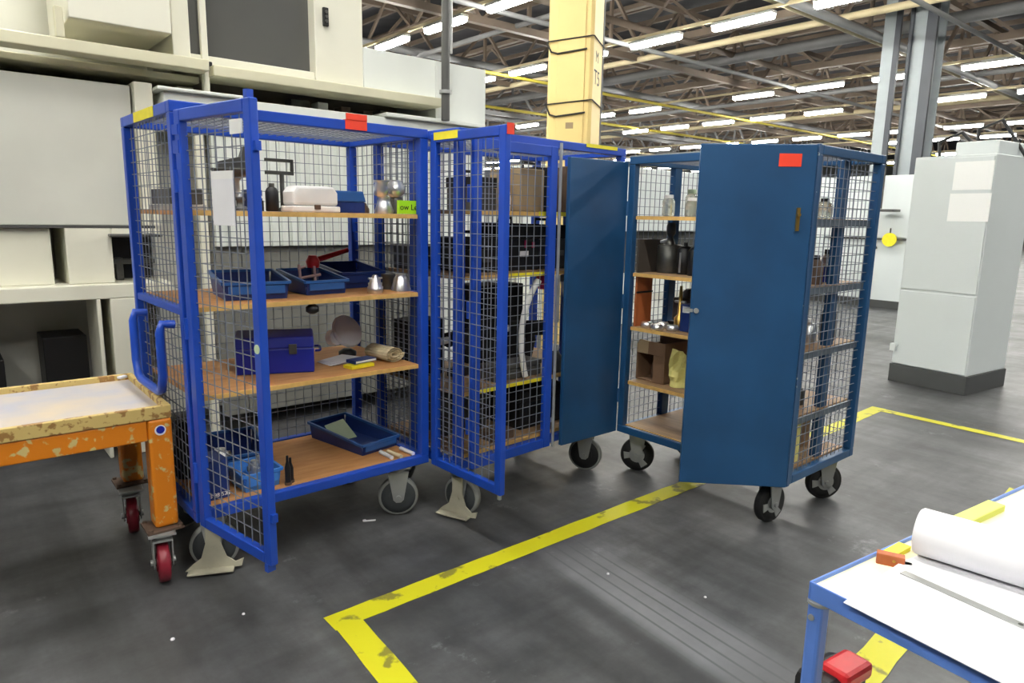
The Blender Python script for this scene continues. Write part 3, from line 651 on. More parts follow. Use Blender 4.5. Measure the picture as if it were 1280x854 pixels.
MB().lathe([(0.01, 0.14), (0.07, 0.15), (0.105, 0.175), (0.10, 0.18)], 24).build('pan', 'steel', o)
MB().prism([(-0.07, 0), (0.05, 0), (0.075, 0.10), (0.035, 0.10), (0.02, 0.055), (-0.07, 0.03)], -0.02, 0.02, Matrix.Translation((0.0, 0.0, 0.18)) @ Matrix.Rotation(R(90), 4, 'X')).build('head', 'darkgrey', o, 0.003)
o = put(C1, 'small_box', 'small blue and black box right of the paper sleeve on the top shelf', 'box', 0.395, 0.24, 1.50, 0.1)
MB().box((-0.03, 0, 0), (0.03, 0.07, 0.09)).build('body', 'navybin', o, 0.003); MB().box((-0.032, -0.004, 0), (0.032, 0.0, 0.045)).build('front_label', 'black', o); MB().rod((-0.02, -0.006, 0.05), (0.02, -0.012, 0.06), 0.006, 6).build('clip', 'chrome', o)
# standing tool with a rectangular loop
o = put(C1, 'tool_stand', 'grey upright tool with an open rectangular loop on the top shelf', 'tool', 0.53, 0.28, 1.50)
MB().rod((0, 0, 0), (0, 0, 0.165), 0.010, 10).lathe([(0.02, 0), (0.02, 0.012), (0.011, 0.02)], 16).build('shaft', 'steel', o)
MB().box((-0.075, -0.006, 0.16), (0.055, 0.006, 0.176)).box((0.041, -0.006, 0.176), (0.055, 0.006, 0.225)).box((-0.075, -0.006, 0.215), (0.055, 0.006, 0.229)).build('loop', 'steel', o, 0.002)
o = put(C1, 'spray_can', 'dark canister left of the upright tool on the top shelf', 'canister', 0.465, 0.24, 1.50)
MB().lathe([(0.025, 0), (0.028, 0.004), (0.028, 0.085), (0.02, 0.10), (0.01, 0.105)], 18).build('can', 'black', o); MB().lathe([(0.012, 0.104), (0.012, 0.12)], 12).build('cap', 'steel', o)
o = put(C1, 'canister', 'short blue canister with shiny top, between the upright tool and white case', 'canister', 0.578, 0.30, 1.50)
MB().lathe([(0.026, 0), (0.026, 0.06), (0.02, 0.072)], 18).build('can', 'navybin', o); MB().lathe([(0.02, 0.071), (0.014, 0.084)], 18).build('lid', 'chrome', o)
o = put(C1, 'tool_case', 'white plastic carrying case with rounded top on the top shelf', 'case', 0.615, 0.12, 1.50)
MB().prism([(-0.105, 0.028), (0.105, 0.028), (0.105, 0.085), (0.085, 0.112), (-0.085, 0.112), (-0.105, 0.085)], -0.12, 0, Matrix.Rotation(R(90), 4, 'X')).build('lid', 'white', o, 0.012)
MB().box((-0.112, -0.006, 0), (0.112, 0.126, 0.026)).build('base', 'white', o, 0.006); MB().box((-0.014, -0.012, 0.012), (0.014, -0.004, 0.032)).build('latch', 'rustplate', o, 0.002)
o = put(C1, 'lidded_box', 'blue lidded plastic box right of the white case on the top shelf', 'box', 0.822, 0.20, 1.50, -0.05)
MB().box((-0.075, 0, 0), (0.075, 0.14, 0.05)).build('tub', 'navybin', o, 0.004); MB().prism([(-0.08, 0.05), (0.08, 0.05), (0.065, 0.10), (-0.075, 0.10)], -0.145, 0.005, Matrix.Rotation(R(90), 4, 'X')).build('lid', 'bluebin', o, 0.006)
single(C1, MB().lathe([(0.03, 0), (0.03, 0.02), (0.015, 0.045), (0.012, 0.05)], 16), 'machine_part', 'rustplate', 'dark cone shaped part between the blue lidded box and chrome stack', 'part', 0.945, 0.30, 1.50)
bowl = [(0.018, 0), (0.030, 0.005), (0.036, 0.035), (0.030, 0.062), (0.040, 0.070), (0.040, 0.075)]
jug = [(0.040, 0), (0.044, 0.02), (0.036, 0.06), (0.028, 0.07)]
G1 = 'chrome fittings on the top shelf'
pos = ((1.015, 0.235, 1.50, 'left lower'), (1.065, 0.245, 1.50, 'middle lower'), (1.02, 0.24, 1.578, 'left upper'))
cup(C1, 'chrome fitting with wide base standing on the top shelf, under the stack', [(0.042, 0), (0.045, 0.012), (0.032, 0.05), (0.026, 0.07), (0.03, 0.078)], 0.972, 0.15, 1.50, group=G1)
cup(C1, 'dark chrome fitting on the top shelf, right beneath the chrome stack', [(0.034, 0), (0.034, 0.06), (0.028, 0.078)], 1.058, 0.18, 1.50, 'steel', G1)
cup(C1, 'chrome cup stacked uppermost at left on the top shelf', bowl, 0.958, 0.15, 1.5785, group=G1)
cup(C1, 'chrome cup stacked uppermost at right beside its black-handled rim', [(0.026, 0), (0.044, 0.02), (0.046, 0.045), (0.032, 0.072), (0.034, 0.08)], 1.05, 0.172, 1.5785, group=G1)
o = put(C1, 'lime_label', 'bright lime card with black lettering at the right of the top shelf', 'card', 1.045, 0.05, 1.50)
MB().box((-0.052, 0, 0), (0.052, 0.02, 0.062)).build('card', 'lime', o); text('lettering', 'ow Le', 0.038, 'ink', o, (0.0, -0.0008, 0.03), (R(90), 0, 0))
# hanging paper sleeve on the inside of the left open door
o = thing('paper_sleeve', 'long white paper sleeve hanging on the open left mesh door', 'paper', (0, 0, 0))
o.matrix_world = Matrix.Translation(at(C1, 0.02, -0.022, 0)) @ Matrix.Rotation(C1['yaw'] - R(80.5), 4, 'Z')
MB().box((0.225, -0.005, 1.45), (0.365, -0.002, 1.605)).build('sheet', 'paper', o); MB().box((0.225, -0.006, 1.605), (0.365, -0.0012, 1.632)).build('folded_top', 'white', o)
for x in (0.24, 0.35): MB().rod((x, -0.0035, 1.632), (x, -0.003, 1.645), 0.0012, 6).build('hook', 'wire', o)

# second shelf
bin_thing(C1, 'wide blue storage bin at the left of the second shelf', 0.25, 0.29, 0.10, 0.07, 'navybin', 0.34, 0.14, 1.13, -0.15)
bin_thing(C1, 'blue storage bin holding grey metal rods, middle of the second shelf', 0.19, 0.28, 0.095, 0.06, 'navybin', 0.675, 0.175, 1.13)
o = put(C1, 'rod_bracket', 'small grey welded rod frame in the middle bin of the second shelf', 'frame', 0.645, 0.28, 1.136)
MB().rod((-0.04, 0, 0), (-0.05, 0, 0.125), 0.007, 8).rod((0.03, 0, 0), (0.025, 0, 0.115), 0.007, 8).rod((-0.06, 0, 0.06), (0.055, 0, 0.075), 0.007, 8).rod((-0.055, 0, 0.105), (-0.02, 0, 0.115), 0.006, 8).build('rods', 'rose', o)
bin_thing(C1, 'dark blue storage bin at the back right of the second shelf', 0.22, 0.26, 0.11, 0.075, 'navybin', 0.955, 0.34, 1.13, rim='navybin')
o = put(C1, 'red_wrench', 'red handled tool lying over the bins on the second shelf', 'tool', 0.80, 0.44, 1.262, 0.0)
MB().tube([(-0.06, 0, 0), (-0.02, 0, 0.012), (0.14, 0.02, 0.05)], [0.016, 0.014, 0.011], 10).build('handle', 'redplastic', o); MB().lathe([(0.028, -0.03), (0.034, 0), (0.02, 0.03)], 16, Matrix.Translation((-0.06, 0, 0))).build('head', 'redplastic', o)
MB().rod((-0.06, 0, -0.125), (-0.06, 0, -0.02), 0.008, 8).build('shank', 'steel', o)
o = put(C1, 'chrome_cone', 'ribbed chrome cone shaped fitting near the front of the second shelf', 'fitting', 0.885, 0.095, 1.13)
MB().lathe([(0.032, 0), (0.036, 0.01), (0.037, 0.03), (0.032, 0.033), (0.033, 0.048), (0.026, 0.051), (0.026, 0.066), (0.016, 0.072), (0.014, 0.082), (0.008, 0.086)], 24).build('body', 'chrome', o); MB().rod((-0.036, 0, 0.07), (0.036, 0, 0.07), 0.005, 6).build('pin', 'chrome', o)
cup(C1, 'chrome bell shaped fitting at the right front of the second shelf', [(0.048, 0), (0.048, 0.01), (0.034, 0.06), (0.024, 0.075), (0.026, 0.082)], 1.045, 0.125, 1.13)
cup(C1, 'smaller chrome fitting at the right end of the second shelf, behind the bell shaped one', [(0.03, 0), (0.03, 0.05), (0.036, 0.055), (0.036, 0.075)], 1.035, 0.225, 1.13, 'steel')
o = put(C1, 'round_knob', 'dark knob under the front edge of the second shelf', 'knob', 0.55, 0.06, 1.062)
MB().lathe([(0.012, 0), (0.028, 0.01), (0.028, 0.03), (0.012, 0.043)], 16).build('knob', 'black', o)

# third shelf
o = put(C1, 'tool_box', 'royal blue plastic tool box on the third shelf of the left cart', 'tool box', 0.47, 0.215, 0.775, -0.42)
MB().box((-0.20, 0, 0), (0.14, 0.24, 0.115)).build('body', 'bluebag', o, 0.006)
MB().prism([(-0.005, 0.115), (0.245, 0.115), (0.235, 0.165), (0.12, 0.185), (0.005, 0.165)], -0.2, 0.14, Matrix(((0, 0, 1, 0), (1, 0, 0, 0), (0, 1, 0, 0), (0, 0, 0, 1)))).build('lid', 'bluebag', o, 0.008)
for lx in (-0.10, 0.03): MB().box((lx, -0.01, 0.09), (lx + 0.035, 0.0, 0.135)).build('latch', 'steel', o, 0.002)
MB().tube([(0.145, 0.06, 0.09), (0.165, 0.06, 0.09), (0.17, 0.08, 0.09), (0.17, 0.16, 0.09), (0.165, 0.18, 0.09), (0.145, 0.18, 0.09)], 0.006, 8).build('handle', 'bluebag', o)
o = put(C1, 'sheet_stack', 'loose white papers spread on the third shelf right of the tool box', 'paper', 0.785, 0.30, 0.775, 0.25)
for k in range(4): MB().box((-0.08 + 0.008 * k, -0.07, 0.001 + 0.003 * k), (0.09 + 0.008 * k, 0.06, 0.003 + 0.003 * k), Matrix.Rotation(0.12 * (k - 1.5), 4, 'Z')).build('sheet', 'paper', o)
o = put(C1, 'grinding_disc', 'round white disc propped up on a dark base on the third shelf', 'disc', 0.905, 0.42, 0.775, 0.25)
MB().lathe([(0.045, 0), (0.045, 0.02), (0.02, 0.035)], 20).build('base', 'black', o)
MB().lathe([(0.082, -0.014), (0.088, -0.006), (0.088, 0.006), (0.082, 0.014)], 32, Matrix.Translation((0.0, 0.0, 0.125)) @ Matrix.Rotation(R(62), 4, 'X')).build('disc', 'paper', o)
MB().lathe([(0.04, -0.02), (0.04, 0.02)], 24, Matrix.Translation((-0.07, 0.02, 0.10)) @ Matrix.Rotation(R(78), 4, 'X')).build('small_disc', 'paper', o)
for i, (dx, dy, z, m, lb) in enumerate(((0.0, 0, 0.0, 'yellow', 'yellow flat carton at the front of the third shelf'), (0.03, 0.028, 0.0175, 'navybin', 'blue and white flat carton lying on the yellow carton'))):
    o = put(C1, 'carton', lb, 'carton', 0.815 + dx, 0.12 + dy, 0.775 + z, 0.12 + 0.06 * i)
    MB().box((-0.065, -0.018, 0), (0.065, 0.05, 0.016)).build('body', m, o, 0.001); MB().box((-0.06, -0.0195, 0.004), (0.06, -0.018, 0.013)).build('label', 'paper' if i else 'yellow', o)
o = put(C1, 'cloth_roll', 'rolled cream cloth at the right end of the third shelf', 'cloth', 1.01, 0.13, 0.775, 0.15)
pts = []
mb = MB(); sp = []
for k in range(46):
    a = k * 0.42; r = 0.008 + 0.030 * k / 45; sp.append((1.6 * r * cos(a), r * sin(a) + 0.039))
for k in range(45):
    (x0, y0), (x1, y1) = sp[k], sp[k + 1]
    mb.add([(x0, 0, y0), (x1, 0, y1), (x1, 0.17, y1), (x0, 0.17, y0)], [(0, 1, 2, 3)], True)
mb.build('roll', 'cloth', o)
sm = o.children[0].modifiers.new('thickness', 'SOLIDIFY'); sm.thickness = 0.003
# bottom deck
o = bin_thing(C1, 'dark blue bin with metal parts on the bottom deck behind the left door', 0.23, 0.26, 0.13, 0.09, 'navybin', 0.30, 0.335, 0.30, -0.12)
o = bin_thing(C1, 'light blue open bin on the bottom deck, in front of the dark blue bin', 0.15, 0.15, 0.085, 0.075, 'lightblue', 0.31, 0.10, 0.30, 0.05, 'lightblue')
for x, y, z, s, lb in ((0.235, 0.40, 0.306, 1.5, 'silver valve part in the dark blue bin on the bottom deck'), (0.30, 0.16, 0.306, 1.0, 'chrome coupling in the light blue bin'), (0.345, 0.20, 0.306, 0.95, 'second chrome coupling, in the back right of the light blue bin')):
    o = put(C1, 'pipe_coupling', lb, 'coupling', x, y, z)
    MB().lathe([(0.02 * s, 0), (0.024 * s, 0.02), (0.024 * s, 0.09), (0.017 * s, 0.10), (0.017 * s, 0.11)], 16).build('body', 'chrome', o); MB().rod((-0.03 * s, 0, 0.075), (0.03 * s, 0, 0.075), 0.012 * s, 10).build('branch', 'steel', o)
o = put(C1, 'sign_box', 'dark blue box with white lettering at the left front of the bottom deck', 'box', 0.115, 0.10, 0.30, 0.05)
MB().box((-0.055, 0, 0), (0.055, 0.14, 0.17)).build('body', 'navybin', o, 0.003); text('lettering', '78 88 52', 0.024, 'marks', o, (0.0, -0.001, 0.02), (R(90), 0, 0))
MB().rod((0.048, 0.0, 0.02), (0.048, -0.0015, 0.02), 0.009, 12).build('dot', 'marks', o)
single(C1, MB().lathe([(0.05, 0), (0.055, 0.10), (0.03, 0.24), (0.02, 0.25)], 14), 'dark_bag', 'fabric', 'dark sack slumped at the back left of the bottom deck', 'bag', 0.105, 0.46, 0.30)
for i, (dx, hgt) in enumerate(((0.0, 0.135), (0.022, 0.115))):
    o = put(C1, 'punch_tool', 'black upright punch on the bottom deck by the door stile, ' + ('left of the pair' if i == 0 else 'right of the pair'), 'tool', 0.415 + dx, 0.075 + 0.02 * i, 0.30)
    MB().lathe([(0.013, 0), (0.013, hgt * 0.6), (0.006, hgt * 0.8), (0.005, hgt)], 10).build('body', 'black', o); MB().lathe([(0.016, 0.0), (0.016, 0.012)], 10).build('foot', 'rustplate', o)
o = bin_thing(C1, 'large shallow blue tray on the bottom deck with pale green paper in it', 0.22, 0.43, 0.085, 0.055, 'navybin', 0.965, 0.215, 0.30, 0.16)
o = put(C1, 'green_sheet', 'pale green sheet of paper standing in the blue tray', 'paper', 0.905, 0.46, 0.312, 0.2)
MB().prism([(-0.075, 0.0), (0.07, -0.008), (0.055, 0.12), (-0.075, 0.11)], -0.001, 0.001, Matrix.Rotation(R(42), 4, 'X')).build('sheet', 'greenpaper', o)
for i, (x, y, a) in enumerate(((0.943, 0.115, 0.0), (0.982, 0.1, 0.1), (1.055, 0.1, 0.05))):
    o = single(C1, MB().rod((0, -0.055, 0.0105), (0, 0.055, 0.0105), 0.0105, 10), 'chalk_stick', 'paper', ('white stick lying on the bottom deck, leftmost of three', 'cream stick lying on the bottom deck, middle of three', 'white stick lying on the bottom deck, rightmost of three')[i], 'stick', x, y, 0.30, a)
    if i == 1: o.data.materials[0] = M['cloth']

# middle cart
def box_thing(C, name, label, cat, x, y, z, sx, sy, sz, m, rz=0.0, lid=None, handle=None, extra=None):
    o = put(C, name, label, cat, x, y, z, rz)
    MB().box((-sx / 2, 0, 0), (sx / 2, sy, sz * (0.68 if lid else 1))).build('body', m, o, 0.006)
    if lid: MB().box((-sx / 2 - 0.004, -0.004, sz * 0.69), (sx / 2 + 0.004, sy + 0.004, sz)).build('lid', lid, o, 0.006)
    if handle: MB().tube([(-0.05, sy / 2, sz), (-0.045, sy / 2, sz + 0.03), (0.045, sy / 2, sz + 0.03), (0.05, sy / 2, sz)], 0.008, 8).build('handle', handle, o)
    return o
box_thing(C2, 'cardboard_box', 'tan cardboard box on the top shelf of the middle cart', 'box', 0.60, 0.12, 1.525, 0.17, 0.25, 0.22, 'card', lid=None)
box_thing(C2, 'equipment_case', 'black case right of the tan cardboard box', 'case', 0.77, 0.2, 1.525, 0.13, 0.25, 0.24, 'fabric', handle='black')
o = box_thing(C2, 'equipment_case', 'dark case left of the tan cardboard box, with white nozzle leaning on it', 'case', 0.37, 0.24, 1.525, 0.16, 0.22, 0.17, 'darkgrey', lid='black', handle='black')
o = put(C2, 'hose_nozzle', 'white hose nozzle on the top shelf of the middle cart', 'nozzle', 0.485, 0.20, 1.525)
MB().tube([(0.01, 0, 0), (0.012, 0, 0.06), (0.0, 0, 0.10), (-0.025, 0, 0.15), (-0.035, 0, 0.16)], [0.014, 0.016, 0.018, 0.012, 0.016], 10).build('tube', 'white', o)
box_thing(C2, 'brown_carton', 'brown carton on the top shelf seen in the gap beside the lock rod', 'box', 0.93, 0.12, 1.525, 0.14, 0.2, 0.25, 'rustplate')
for i, (x, w, hh, lb) in enumerate(((0.30, 0.24, 0.17, 'low black tool case at the left of the second shelf, middle cart'), (0.56, 0.24, 0.245, 'tall black tool case in the centre of the second shelf, middle cart'), (0.84, 0.28, 0.24, 'tall black tool case at the right of the second shelf, beside the lock rod'))):
    o = box_thing(C2, 'tool_case', lb, 'case', x, 0.14, 1.215, w, 0.3, hh, 'black', lid='fabric', handle='black')
    MB().box((-0.03, -0.008, hh * 0.3), (0.03, -0.001, hh * 0.42)).build('label', 'steel' if i != 1 else 'paper', o)
    if i == 1:
        MB().box((0.0, -0.009, 0.12), (0.012, -0.006, 0.16), Matrix.Rotation(0.0, 4, 'Z')).box((0.055, -0.009, 0.12), (0.075, -0.006, 0.15)).build('pink_mark', 'magenta', o)
def hose(C, label, pts, r, m='chrome'):
    o = tag(MB().tube(pts, r, 10).build('metal_hose', m, None, 0, at(C, 0, 0, 0), C['yaw']), label, 'hose'); return o
HP = lambda a, b, c, n: [tuple(Vector(a) * (1 - t) ** 2 + Vector(b) * 2 * t * (1 - t) + Vector(c) * t * t) for t in [i / n for i in range(n + 1)]]
o = put(C2, 'vacuum_hose', 'white curved hose standing up from the tools on the middle cart shelf', 'hose', 0, 0, 0)
MB().tube(HP((0.50, 0.045, 0.66), (0.40, 0.045, 0.95), (0.575, 0.05, 1.155), 16), 0.016, 10).build('hose', 'white', o); MB().rod((0.57, 0.05, 1.145), (0.585, 0.05, 1.168), 0.02, 10).build('cuff', 'white', o)
o = put(C2, 'vacuum_hose', 'silver hose seen in the gap between lock rod and teal door', 'hose', 0, 0, 0)
MB().tube(HP((0.86, 0.05, 0.66), (0.86, 0.05, 0.95), (0.78, 0.05, 1.16), 16), 0.017, 10).build('hose', 'white', o); MB().rod((0.78, 0.05, 1.155), (0.777, 0.05, 1.185), 0.022, 10).build('cuff', 'steel', o)
o = put(C2, 'magenta_cup', 'magenta plastic cup hanging under the second shelf of the middle cart', 'cup', 0.66, 0.08, 1.115)
MB().lathe([(0.03, 0), (0.042, 0.06), (0.042, 0.078)], 16).build('cup', 'magenta', o)
def power_tool(C, label, x, y, z, rz, m, s=1.0):
    o = put(C, 'power_tool', label, 'tool', x, y, z, rz)
    MB().tube([(0, 0, 0.03 * s), (0, 0, 0.05 * s), (0.02 * s, 0, 0.15 * s), (0.01 * s, 0, 0.19 * s)], [0.035 * s, 0.026 * s, 0.028 * s, 0.03 * s], 10).build('grip', m, o)
    MB().rod((-0.10 * s, 0, 0.21 * s), (0.09 * s, 0, 0.21 * s), 0.04 * s, 12).build('motor', m, o); MB().rod((-0.16 * s, 0, 0.21 * s), (-0.10 * s, 0, 0.21 * s), 0.018 * s, 10).build('chuck', 'white', o)
    MB().box((-0.05 * s, -0.04 * s, 0), (0.06 * s, 0.04 * s, 0.045 * s)).build('battery', 'black', o, 0.004); return o
power_tool(C2, 'black power tool at the left of the middle cart third shelf, behind the mesh', 0.27, 0.33, 0.645, 0.3, 'black')
power_tool(C2, 'black power tool with white tip, at the right of the middle cart third shelf', 0.70, 0.24, 0.645, -0.5, 'fabric', 1.1)
box_thing(C2, 'tool_bag', 'black tall tool bag standing at the back of the middle cart third shelf', 'bag', 0.68, 0.44, 0.645, 0.36, 0.2, 0.46, 'fabric')
box_thing(C2, 'metal_case', 'flat dark grey metal case at the front of the third shelf, middle cart', 'case', 0.48, 0.075, 0.645, 0.34, 0.12, 0.085, 'darkgrey', lid='darkgrey')
o = put(C2, 'grey_tool', 'grey tool with a white ring in the gap by the teal door', 'tool', 0.76, 0.09, 0.645)
MB().lathe([(0.05, 0), (0.05, 0.08), (0.03, 0.12)], 16).build('body', 'steel', o); MB().lathe([(0.032, 0.12), (0.036, 0.135), (0.03, 0.15)], 16).build('ring', 'white', o)
box_thing(C2, 'crate', 'black crate on the bottom deck of the middle cart, right side', 'crate', 0.72, 0.12, 0.33, 0.36, 0.4, 0.22, 'black', lid='fabric')
box_thing(C2, 'crate', 'dark grey crate on the bottom deck of the middle cart, left side', 'crate', 0.30, 0.30, 0.33, 0.3, 0.3, 0.24, 'darkgrey')
box_thing(C2, 'carton', 'small brown and red carton at the front of the middle cart bottom deck', 'carton', 0.36, 0.06, 0.33, 0.16, 0.1, 0.05, 'rustplate')
box_thing(C2, 'tool_bag', 'dark filler bag at the left end of the middle cart third shelf', 'bag', 0.15, 0.42, 0.645, 0.2, 0.2, 0.3, 'fabric')  # dark filler, added to darken the inside of the cart
box_thing(C2, 'crate', 'dark filler bin at the back left of the middle cart second shelf', 'bin', 0.16, 0.46, 1.215, 0.18, 0.18, 0.12, 'darkgrey')  # another dark filler added to keep the cart interior dim

# teal cart
GJ = 'clear jars on the teal cart top shelf'
for i, (x, y, hh, lb) in enumerate(((0.10, 0.24, 0.12, 'clear plastic jar at the left end of the teal cart top shelf'), (0.21, 0.30, 0.15, 'taller clear plastic jar, second from the left on the teal cart top shelf'), (0.30, 0.18, 0.10, 'short clear plastic jar near the door edge on the teal cart top shelf'))):
    o = put(C3, 'plastic_jar', lb, 'jar', x, y, 1.515, group=GJ)
    MB().lathe([(0.032, 0), (0.035, 0.01), (0.035, hh * 0.7), (0.022, hh * 0.85)], 18).build('jar', 'clear', o); MB().lathe([(0.025, hh * 0.84), (0.025, hh)], 16).build('lid', 'white' if i != 1 else 'greenpaper', o)
o = put(C3, 'metal_pot', 'dark cylindrical metal pot on the teal cart second shelf', 'pot', 0.142, 0.22, 1.20)
MB().lathe([(0.068, 0), (0.07, 0.006), (0.07, 0.15), (0.06, 0.158)], 28).build('pot', 'steel', o); MB().lathe([(0.03, 0.157), (0.022, 0.18), (0.014, 0.2), (0.026, 0.22), (0.026, 0.26), (0.02, 0.28)], 16).build('valve', 'steel', o); MB().rod((-0.06, -0.01, 0.17), (0.0, 0, 0.185), 0.009, 8).build('lever', 'chrome', o)
for i, (x, y) in enumerate(((0.262, 0.20), (0.355, 0.17))):
    o = put(C3, 'canister', ('black canister just right of the dark metal pot', 'black canister nearest the ajar teal door')[i], 'canister', x, y, 1.20)
    MB().lathe([(0.042, 0), (0.044, 0.006), (0.044, 0.135), (0.03, 0.15), (0.02, 0.155)], 20).build('can', 'black', o); MB().lathe([(0.012, 0.154), (0.012, 0.175)], 10).build('cap', 'black', o)
    if i == 0: MB().box((-0.006, -0.0455, 0.01), (0.006, -0.043, 0.12)).build('stripe', 'galv', o)
o = put(C3, 'blue_carton', 'blue and green striped carton behind the black canisters', 'carton', 0.29, 0.46, 1.20, 0.65)
MB().box((-0.12, 0, 0), (0.12, 0.06, 0.06)).build('lower', 'black', o); MB().box((-0.12, 0, 0.14), (0.12, 0.06, 0.18)).build('green_band', 'lime', o); MB().box((-0.12, 0, 0.18), (0.12, 0.06, 0.245)).build('pale_band', 'lightblue', o); MB().box((-0.12, 0, 0.06), (0.12, 0.06, 0.14)).build('grey_band', 'darkgrey', o); MB().box((-0.12, 0, 0.245), (0.12, 0.06, 0.285)).build('blue_band', 'bluebag', o)
o = put(C3, 'dark_board', 'dark brown board against the left wire side, second shelf of the teal cart', 'board', 0.052, 0.04, 1.20)
MB().box((0, 0, 0), (0.012, 0.22, 0.185)).build('board', 'darkboard', o, 0.001)
o = put(C3, 'orange_board', 'orange wooden board against the left wire side, third shelf of the teal cart', 'board', 0.052, 0.04, 0.893)
MB().box((0, 0, 0), (0.012, 0.14, 0.285)).build('board', 'orangewood', o, 0.001); MB().box((0.012, -0.002, 0.19), (0.016, 0.142, 0.2)).build('strap', 'black', o)
GN = 'chrome rings on the teal cart third shelf'
for i, (x, y, lb) in enumerate(((0.11, 0.09, 'leftmost chrome ring on the teal cart third shelf'), (0.185, 0.14, 'second chrome ring from the left on the teal cart third shelf'), (0.205, 0.06, 'chrome ring nearest the front edge of the teal cart third shelf'), (0.272, 0.11, 'rightmost chrome ring on the teal cart third shelf'))):
    single(C3, MB().lathe([(0.016, 0.0), (0.034, 0.0), (0.036, 0.012), (0.03, 0.028), (0.018, 0.03)], 20), 'metal_ring', 'chrome', lb, 'ring', x, y, 0.893, group=GN)
o = put(C3, 'gearbox', 'dark gearbox at the back of the teal cart third shelf', 'gearbox', 0.20, 0.30, 0.893)
MB().box((-0.08, 0, 0.02), (0.08, 0.14, 0.16)).build('housing', 'steel', o, 0.012); MB().lathe([(0.05, 0), (0.05, 0.03), (0.03, 0.05)], 20, Matrix.Translation((0, 0.07, 0.16))).build('cover', 'darkgrey', o); MB().box((-0.095, -0.01, 0), (0.095, 0.15, 0.018)).build('base', 'black', o)
o = put(C3, 'brass_valve', 'brass stemmed valve on the teal cart third shelf', 'valve', 0.25, 0.20, 0.893)
MB().lathe([(0.03, 0), (0.03, 0.06), (0.012, 0.08), (0.008, 0.24)], 14).build('stem', 'brass', o); MB().rod((-0.035, 0, 0.15), (0.035, 0, 0.15), 0.008, 8).build('handle', 'galv', o)
o = put(C3, 'parts_bin', 'navy parts bin with a white label on the teal cart third shelf', 'bin', 0.37, 0.12, 0.893)
MB().box((-0.06, 0, 0), (0.06, 0.2, 0.15)).build('body', 'navybin', o, 0.004); MB().box((-0.045, -0.002, 0.105), (0.045, 0, 0.14)).build('label', 'paper', o)
o = put(C3, 'torn_box', 'torn brown cardboard box with a dark opening on the teal cart fourth shelf', 'box', 0.13, 0.10, 0.575)
MB().box((-0.085, 0.01, 0), (0.11, 0.22, 0.008)).box((0.10, 0, 0), (0.11, 0.22, 0.235)).box((-0.09, 0.21, 0), (0.11, 0.22, 0.24)).box((-0.09, 0, 0.0), (-0.082, 0.22, 0.2)).box((-0.01, 0, 0.16), (0.10, 0.008, 0.235)).box((0.03, 0, 0.0), (0.10, 0.008, 0.16)).build('box', 'brownbox', o, 0.002)
MB().prism([(-0.09, 0.16), (-0.01, 0.16), (-0.005, 0.235), (-0.07, 0.238), (-0.09, 0.21)], -0.008, 0.0, Matrix.Rotation(R(90), 4, 'X')).build('flap', 'card', o)
MB().lathe([(0.03, 0), (0.035, 0.05), (0.015, 0.11)], 14, Matrix.Translation((-0.02, 0.1, 0.01))).build('contents', 'rustplate', o)
o = put(C3, 'packing_paper', 'crumpled yellowed packing paper beside the torn cardboard box', 'paper', 0.255, 0.11, 0.575, 0.3)
mb = MB(); n = 8; vs = []; fs = []
for i in range(n):
    for j in range(n):
        u, v = i / (n - 1), j / (n - 1)
        vs.append((0.025 * math.sin(u * 5 + v * 3) + 0.012 * random.uniform(-1, 1) + 0.03 * u, 0.02 + 0.13 * u, 0.004 + 0.21 * v - 0.03 * u * v))
for i in range(n - 1):
    for j in range(n - 1): fs.append((i * n + j, (i + 1) * n + j, (i + 1) * n + j + 1, i * n + j + 1))
mb.add(vs, fs); ob = mb.build('sheet', 'packpaper', o, rot=(0, 0, R(-95))); sd = ob.modifiers.new('thickness', 'SOLIDIFY'); sd.thickness = 0.004
# items seen through the wire side of the teal cart
o = put(C3, 'yellow_sheet', 'pale yellow sheet standing on the bottom deck behind the wire side', 'paper', 0.985, 0.09, 0.312, 0.0)
MB().box((-0.003, 0, 0), (0.003, 0.15, 0.24)).build('sheet', 'packpaper', o)
box_thing(C3, 'metal_box', 'dark flat metal box at the bottom deck behind the yellow sheet', 'box', 0.80, 0.28, 0.312, 0.2, 0.25, 0.16, 'plydark')
GS = 'bottles and fittings behind the wire side of the teal cart'
k = 0
for z, items in ((1.515, ((0.88, 0.10, 'white', .13), (0.93, 0.22, 'clear', .16), (0.86, 0.32, 'redplastic', .09), (0.91, 0.42, 'clear', .10))), (1.20, ((0.90, 0.14, 'steel', .2), (0.95, 0.30, 'rustplate', .14), (0.92, 0.48, 'bluebag', .09), (0.88, 0.58, 'chrome', .16))), (0.893, ((0.93, 0.12, 'steel', .17), (0.90, 0.26, 'rustplate', .21), (0.90, 0.40, 'chrome', .12), (0.93, 0.54, 'steel', .2))), (0.575, ((0.95, 0.15, 'card', .09), (0.90, 0.34, 'steel', .1)))):
    lv = {1.515: 'top', 1.20: 'second', 0.893: 'third', 0.575: 'fourth'}[z]
    for i, (x, y, m, hh) in enumerate(items):
        o = put(C3, 'bottle', '%s %s bottle, %s from the front behind the wire side on the %s shelf' % ('tall' if hh > .13 else 'short', {'white': 'white', 'clear': 'clear', 'redplastic': 'red', 'steel': 'grey', 'rustplate': 'brown', 'bluebag': 'blue', 'chrome': 'shiny', 'card': 'tan'}[m], ('first', 'second', 'third', 'fourth')[i], lv), 'bottle', x, y, z, group=GS)
        MB().lathe([(0.038, 0), (0.04, 0.006), (0.04, hh * 0.7), (0.018, hh * 0.86)], 18).build('bottle', m, o); MB().lathe([(0.02, hh * 0.855), (0.02, hh)], 12).build('cap', 'black' if i % 2 else 'white', o)

